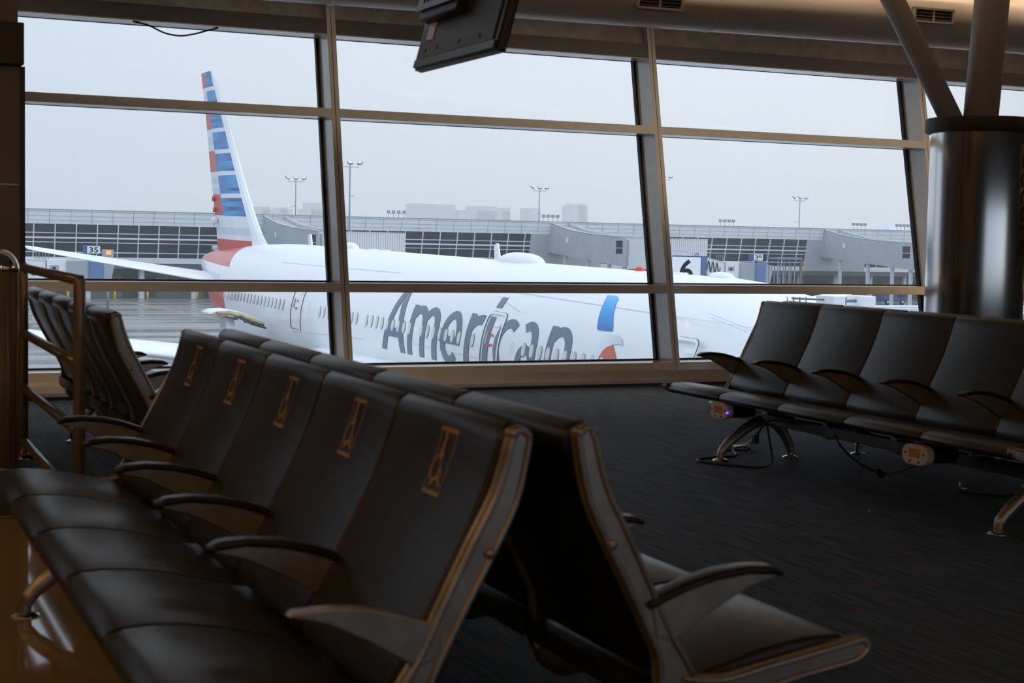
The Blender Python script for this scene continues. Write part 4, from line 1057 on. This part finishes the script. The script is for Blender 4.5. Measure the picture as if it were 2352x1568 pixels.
# titles: strokes in (along fuselage, arc height) metres
def arcpts(cx_, cy_, rx_, ry_, d0, d1, n=18): return [(cx_+rx_*math.cos(math.radians(d0+(d1-d0)*k/n)), cy_+ry_*math.sin(math.radians(d0+(d1-d0)*k/n))) for k in range(n+1)]
def stroke(b, pts, w, m=None, lift=.018, w2=None):
    """mitred ribbon"""
    q = [pts[0]]
    for p in pts[1:]:
        a = q[-1]; n = max(1, int(math.hypot(p[0]-a[0], p[1]-a[1])/.14)); q += [(a[0]+(p[0]-a[0])*k/n, a[1]+(p[1]-a[1])*k/n) for k in range(1, n+1)]
    L, Rr = [], []
    for i, p in enumerate(q):
        a, c = q[max(i-1,0)], q[min(i+1,len(q)-1)]; d = V((c[0]-a[0], c[1]-a[1])).normalized()
        # strokes are wide in the horizontal direction and thinner in the vertical one
        ww = w*abs(d.y)+(w2 or w*.78)*abs(d.x)
        nx, ny = -d.y*ww/2, d.x*ww/2
        L.append((p[0]+nx, p[1]+ny)); Rr.append((p[0]-nx, p[1]-ny))
    for i in range(len(q)-1):
        b.quad([cylp(*L[i], lift), cylp(*Rr[i], lift), cylp(*Rr[i+1], lift), cylp(*L[i+1], lift)], m or M['title'])
SW = .43
def poly_cyl(b, pts, m, lift=.018, step=.12):
    bm = bmesh.new(); f = bm.faces.new([bm.verts.new((p[0], p[1], 0)) for p in pts]); bmesh.ops.triangulate(bm, faces=[f])
    ys = [p[1] for p in pts]; slice_bm(bm, 1, min(ys), max(ys), step)
    k = b.mi(m); mp = {v: b.bm.verts.new(cylp(v.co.x, v.co.y, lift)) for v in bm.verts}
    for f in bm.faces:
        g = b.bm.faces.new([mp[v] for v in f.verts]); g.material_index = k
    bm.free()
def letter(fn):
    b = MB(); fn(b); return b
tt = empty('title_lettering', (0,0,0), 0, plane); tt['label'] = 'slate grey lettering'
def add_letter(fn):
    b = MB(); fn(b); b.build('title_letter', tt)
def fA(b):
    poly_cyl(b, [(20.91,-.43),(21.36,-.43),(22.24,2.05),(22.24,2.35),(21.93,2.35)], M['title']); poly_cyl(b, [(22.70,-.43),(23.15,-.43),(22.27,2.35),(21.95,2.35),(21.95,1.95)], M['title'])
    poly_cyl(b, [(21.5,.10),(22.6,.10),(22.5,.45),(21.62,.45)], M['title'])
def band(b, c, ro, ri, d0, d1, n=26):
    """part of an elliptical ring, degrees from the nose side"""
    P = []
    for k in range(n+1):
        a = math.radians(d0+(d1-d0)*k/n); P.append(((c[0]+ro[0]*math.cos(a), c[1]+ro[1]*math.sin(a)), (c[0]+ri[0]*math.cos(a), c[1]+ri[1]*math.sin(a))))
    for (o0, i0), (o1, i1) in zip(P, P[1:]):
        for f0, f1 in ((0, .5), (.5, 1)):
            q = [(o0[0]+(i0[0]-o0[0])*f0, o0[1]+(i0[1]-o0[1])*f0), (o0[0]+(i0[0]-o0[0])*f1, o0[1]+(i0[1]-o0[1])*f1), (o1[0]+(i1[0]-o1[0])*f1, o1[1]+(i1[1]-o1[1])*f1), (o1[0]+(i1[0]-o1[0])*f0, o1[1]+(i1[1]-o1[1])*f0)]
            b.quad([cylp(*p, .018) for p in q], M['title'])
def stem(b, x0, x1, y0, y1): poly_cyl(b, [(x0,y0),(x1,y0),(x1,y1),(x0,y1)], M['title'])
def hump(b, xi, xj, xo):        # inner left, inner right, outer right
    c = ((xi+xj)/2, .72); r = (xj-xi)/2
    band(b, c, (xo-c[0], .72), (r, .40), 0, 150); stem(b, xj, xo, -.43, .72)
def fm(b): stem(b, 23.36, 23.78, -.43, 1.43); hump(b, 23.78, 24.47, 24.88); hump(b, 24.88, 25.54, 25.96)
def fe(b): band(b, (27.03,.48), (.82,.95), (.42,.64), -3, 312); stem(b, 26.55, 27.84, .25, .52)
def fr(b): stem(b, 28.20, 28.60, -.47, 1.43); band(b, (29.10,.70), (.87,.73), (.50,.38), 160, 78)
def fi(b): stem(b, 29.62, 30.02, -.47, 1.42)
def facc(b): poly_cyl(b, [(29.64,1.76),(30.05,1.76),(30.05,2.18),(29.64,2.18)], M['title'])
def fc(b): band(b, (31.27,.48), (.89,.96), (.47,.65), 54, 306)
def fa(b):
    band(b, (32.60,.72), (.71,.73), (.31,.42), 0, 126); stem(b, 32.91, 33.31, -.47, .72); band(b, (32.60,.06), (.62,.62), (.26,.34), 20, 340)
def fn_(b): stem(b, 33.92, 34.32, -.43, 1.42); hump(b, 34.32, 35.06, 35.46)
for fnn in (fA, fm, fe, fr, fi, facc, fc, fa, fn_): add_letter(fnn)

# flight emblem
emb = empty('flight_emblem', (0,0,0), 0, plane)
emblue = gradient_mat('emblem_blue', 2, [(HZ+1.5, (.03,.17,.46)), (HZ+2.1, (.04,.33,.72)), (HZ+2.5, (.14,.52,.86))])
emsil = gradient_mat('emblem_silver', 0, [(36.7+SX, (.82,.85,.88)), (38.2+SX, (.55,.59,.64))])
b = MB(); poly_cyl(b, [(35.72,2.75),(36.28,2.76),(36.46,2.66),(36.52,2.55),(36.94,2.02),(37.25,1.70),(37.38,1.52),(36.62,1.50),(36.48,1.53),(36.42,1.62),(36.22,1.90),(36.02,2.25),(35.84,2.55)], emblue); b.build('emblem_wing', emb)
b = MB(); poly_cyl(b, [(37.02,-.1),(36.80,.5),(36.72,1.05),(36.80,1.30),(37.0,1.40),(37.30,1.44),(37.78,1.43),(38.06,1.34),(38.19,1.20),(38.20,1.14),(38.0,1.18),(37.68,1.13),(37.35,1.0),(37.14,.75),(37.05,.4),(37.1,-.1)], emsil); b.build('emblem_head', emb)
b = MB(); poly_cyl(b, [(37.68,1.13),(37.55,1.09),(37.37,1.02),(37.2,.86),(37.12,.66),(37.10,.4),(37.16,-.1),(38.4,-.1),(38.22,.4),(38.05,.8),(37.86,1.0)], M['emb_red']); b.build('emblem_tail', emb)

# landing gear
for s, ys in ((41.5, (-.35,.35)), (14.5, (-6.0,-4.9)), (14.5, (4.9,6.0))):
    yc = sum(ys)/2
    b = MB(); b.tube([W(s,yc,-2.2), W(s,yc,-HZ+.62)], .18, M['plane_grey'], 14); g = b.build('landing_gear', plane)
    for y in ys:
        for ds in ((0,) if s > 40 else (-1.45, 0, 1.45)):
            b = MB(); b.lathe([(0,-.2),(.35,-.2),(.62,-.17),(.62,.17),(.35,.2),(0,.2)], W(s+ds, y, -HZ+.62), M['tyre'], 24, 'y'); b.build('wheel', g)

# ------------------------------------------------------------------ air and sky
m = bpy.data.materials.new('mist'); m.use_nodes = True; n, l = m.node_tree.nodes, m.node_tree.links; n.clear()
o = n.new('ShaderNodeOutputMaterial'); vs = n.new('ShaderNodeVolumeScatter'); vs.inputs['Color'].default_value = (.93,.965,1,1); vs.inputs['Density'].default_value = .0010; vs.inputs['Anisotropy'].default_value = .8
l.new(vs.outputs[0], o.inputs['Volume'])
b = MB(); b.box((-1500,96,GZ+.05),(2600,2200,900), m); hz = b.build('mist'); hz['kind'] = 'stuff'; hz['label'] = 'pale rain mist hanging over the far apron'; hz['category'] = 'mist'

w = bpy.data.worlds.new('overcast'); sc.world = w; w.use_nodes = True; n, l = w.node_tree.nodes, w.node_tree.links
bg = n['Background']
tc = n.new('ShaderNodeTexCoord'); sp = n.new('ShaderNodeSeparateXYZ'); mr = n.new('ShaderNodeMapRange'); cr = n.new('ShaderNodeValToRGB')
l.new(tc.outputs['Generated'], sp.inputs[0]); l.new(sp.outputs[0], mr.inputs['Value'])
mr.inputs['From Min'].default_value = .0; mr.inputs['From Max'].default_value = .75
cr.color_ramp.elements[0].color = (.53,.615,.73,1); cr.color_ramp.elements[1].color = (.97,1.01,1.07,1)
l.new(mr.outputs['Result'], cr.inputs['Fac'])
# an overcast sky is brightest overhead
mz = n.new('ShaderNodeMapRange'); mz.inputs['From Min'].default_value = .12; mz.inputs['From Max'].default_value = 1.0; mz.inputs['To Min'].default_value = 1.0; mz.inputs['To Max'].default_value = 1.75
vm = n.new('ShaderNodeVectorMath'); vm.operation = 'SCALE'
l.new(sp.outputs[2], mz.inputs['Value']); l.new(cr.outputs['Color'], vm.inputs[0]); l.new(mz.outputs['Result'], vm.inputs['Scale'])
l.new(vm.outputs[0], bg.inputs['Color']); bg.inputs['Strength'].default_value = 1.36

# warm area lights under the ceiling: unseen, added to light the room
def lamp(x, y, power, aim, sx=1.6, sy=.3, z=4.70, color=(1, .53, .18), spread=180):
    ld = bpy.data.lights.new('unseen_warm_lamp', 'AREA'); ld.shape = 'RECTANGLE'; ld.size = sx; ld.size_y = sy; ld.energy = power; ld.color = color; ld.spread = math.radians(spread)
    o = bpy.data.objects.new('unseen_warm_lamp', ld); link(o); o.location = (x, y, z)
    o.rotation_euler = (V(aim)-V((x, y, z))).to_track_quat('-Z', 'Y').to_euler(); return o
for x in (-6, -2, 2, 6, 10, 14):
    for y in (-6, -3):
        lamp(x, y, 13 if x < 3 else 5, (x, y+6, 0))
for y in (0, 3.5, 7):
    lamp(-4.5, y, 21, (0, y+2, .3))  # added fill from the left, out of the glass reflections
for y in (3, 7):
    lamp(19, y, 26, (10, 11, 1))  # added fill that warms the right end of the window frames
for x in (1, 4, 7, 10, 13):
    lamp(x, 10.25, 7 if x < 5 else 17, (x, 10.9, 3.2), sx=2.4, color=(1, .72, .45), spread=74)
    lamp(x, 8.8, 4, (x, 8.8, 6), sx=2.4, z=4.25, color=(1, .60, .28))      # uplights washing the ceiling

# ------------------------------------------------------------------ render look
sc.view_settings.view_transform = 'Standard'; sc.view_settings.look = 'None'; sc.view_settings.gamma = 1; sc.view_settings.exposure = 0
sc.view_settings.use_curve_mapping = False
sc.cycles.use_denoising = True
sc.cycles.max_bounces = 8; sc.cycles.diffuse_bounces = 4; sc.cycles.glossy_bounces = 4; sc.cycles.transparent_max_bounces = 16; sc.cycles.volume_bounces = 3
sc.cycles.sample_clamp_indirect = 6
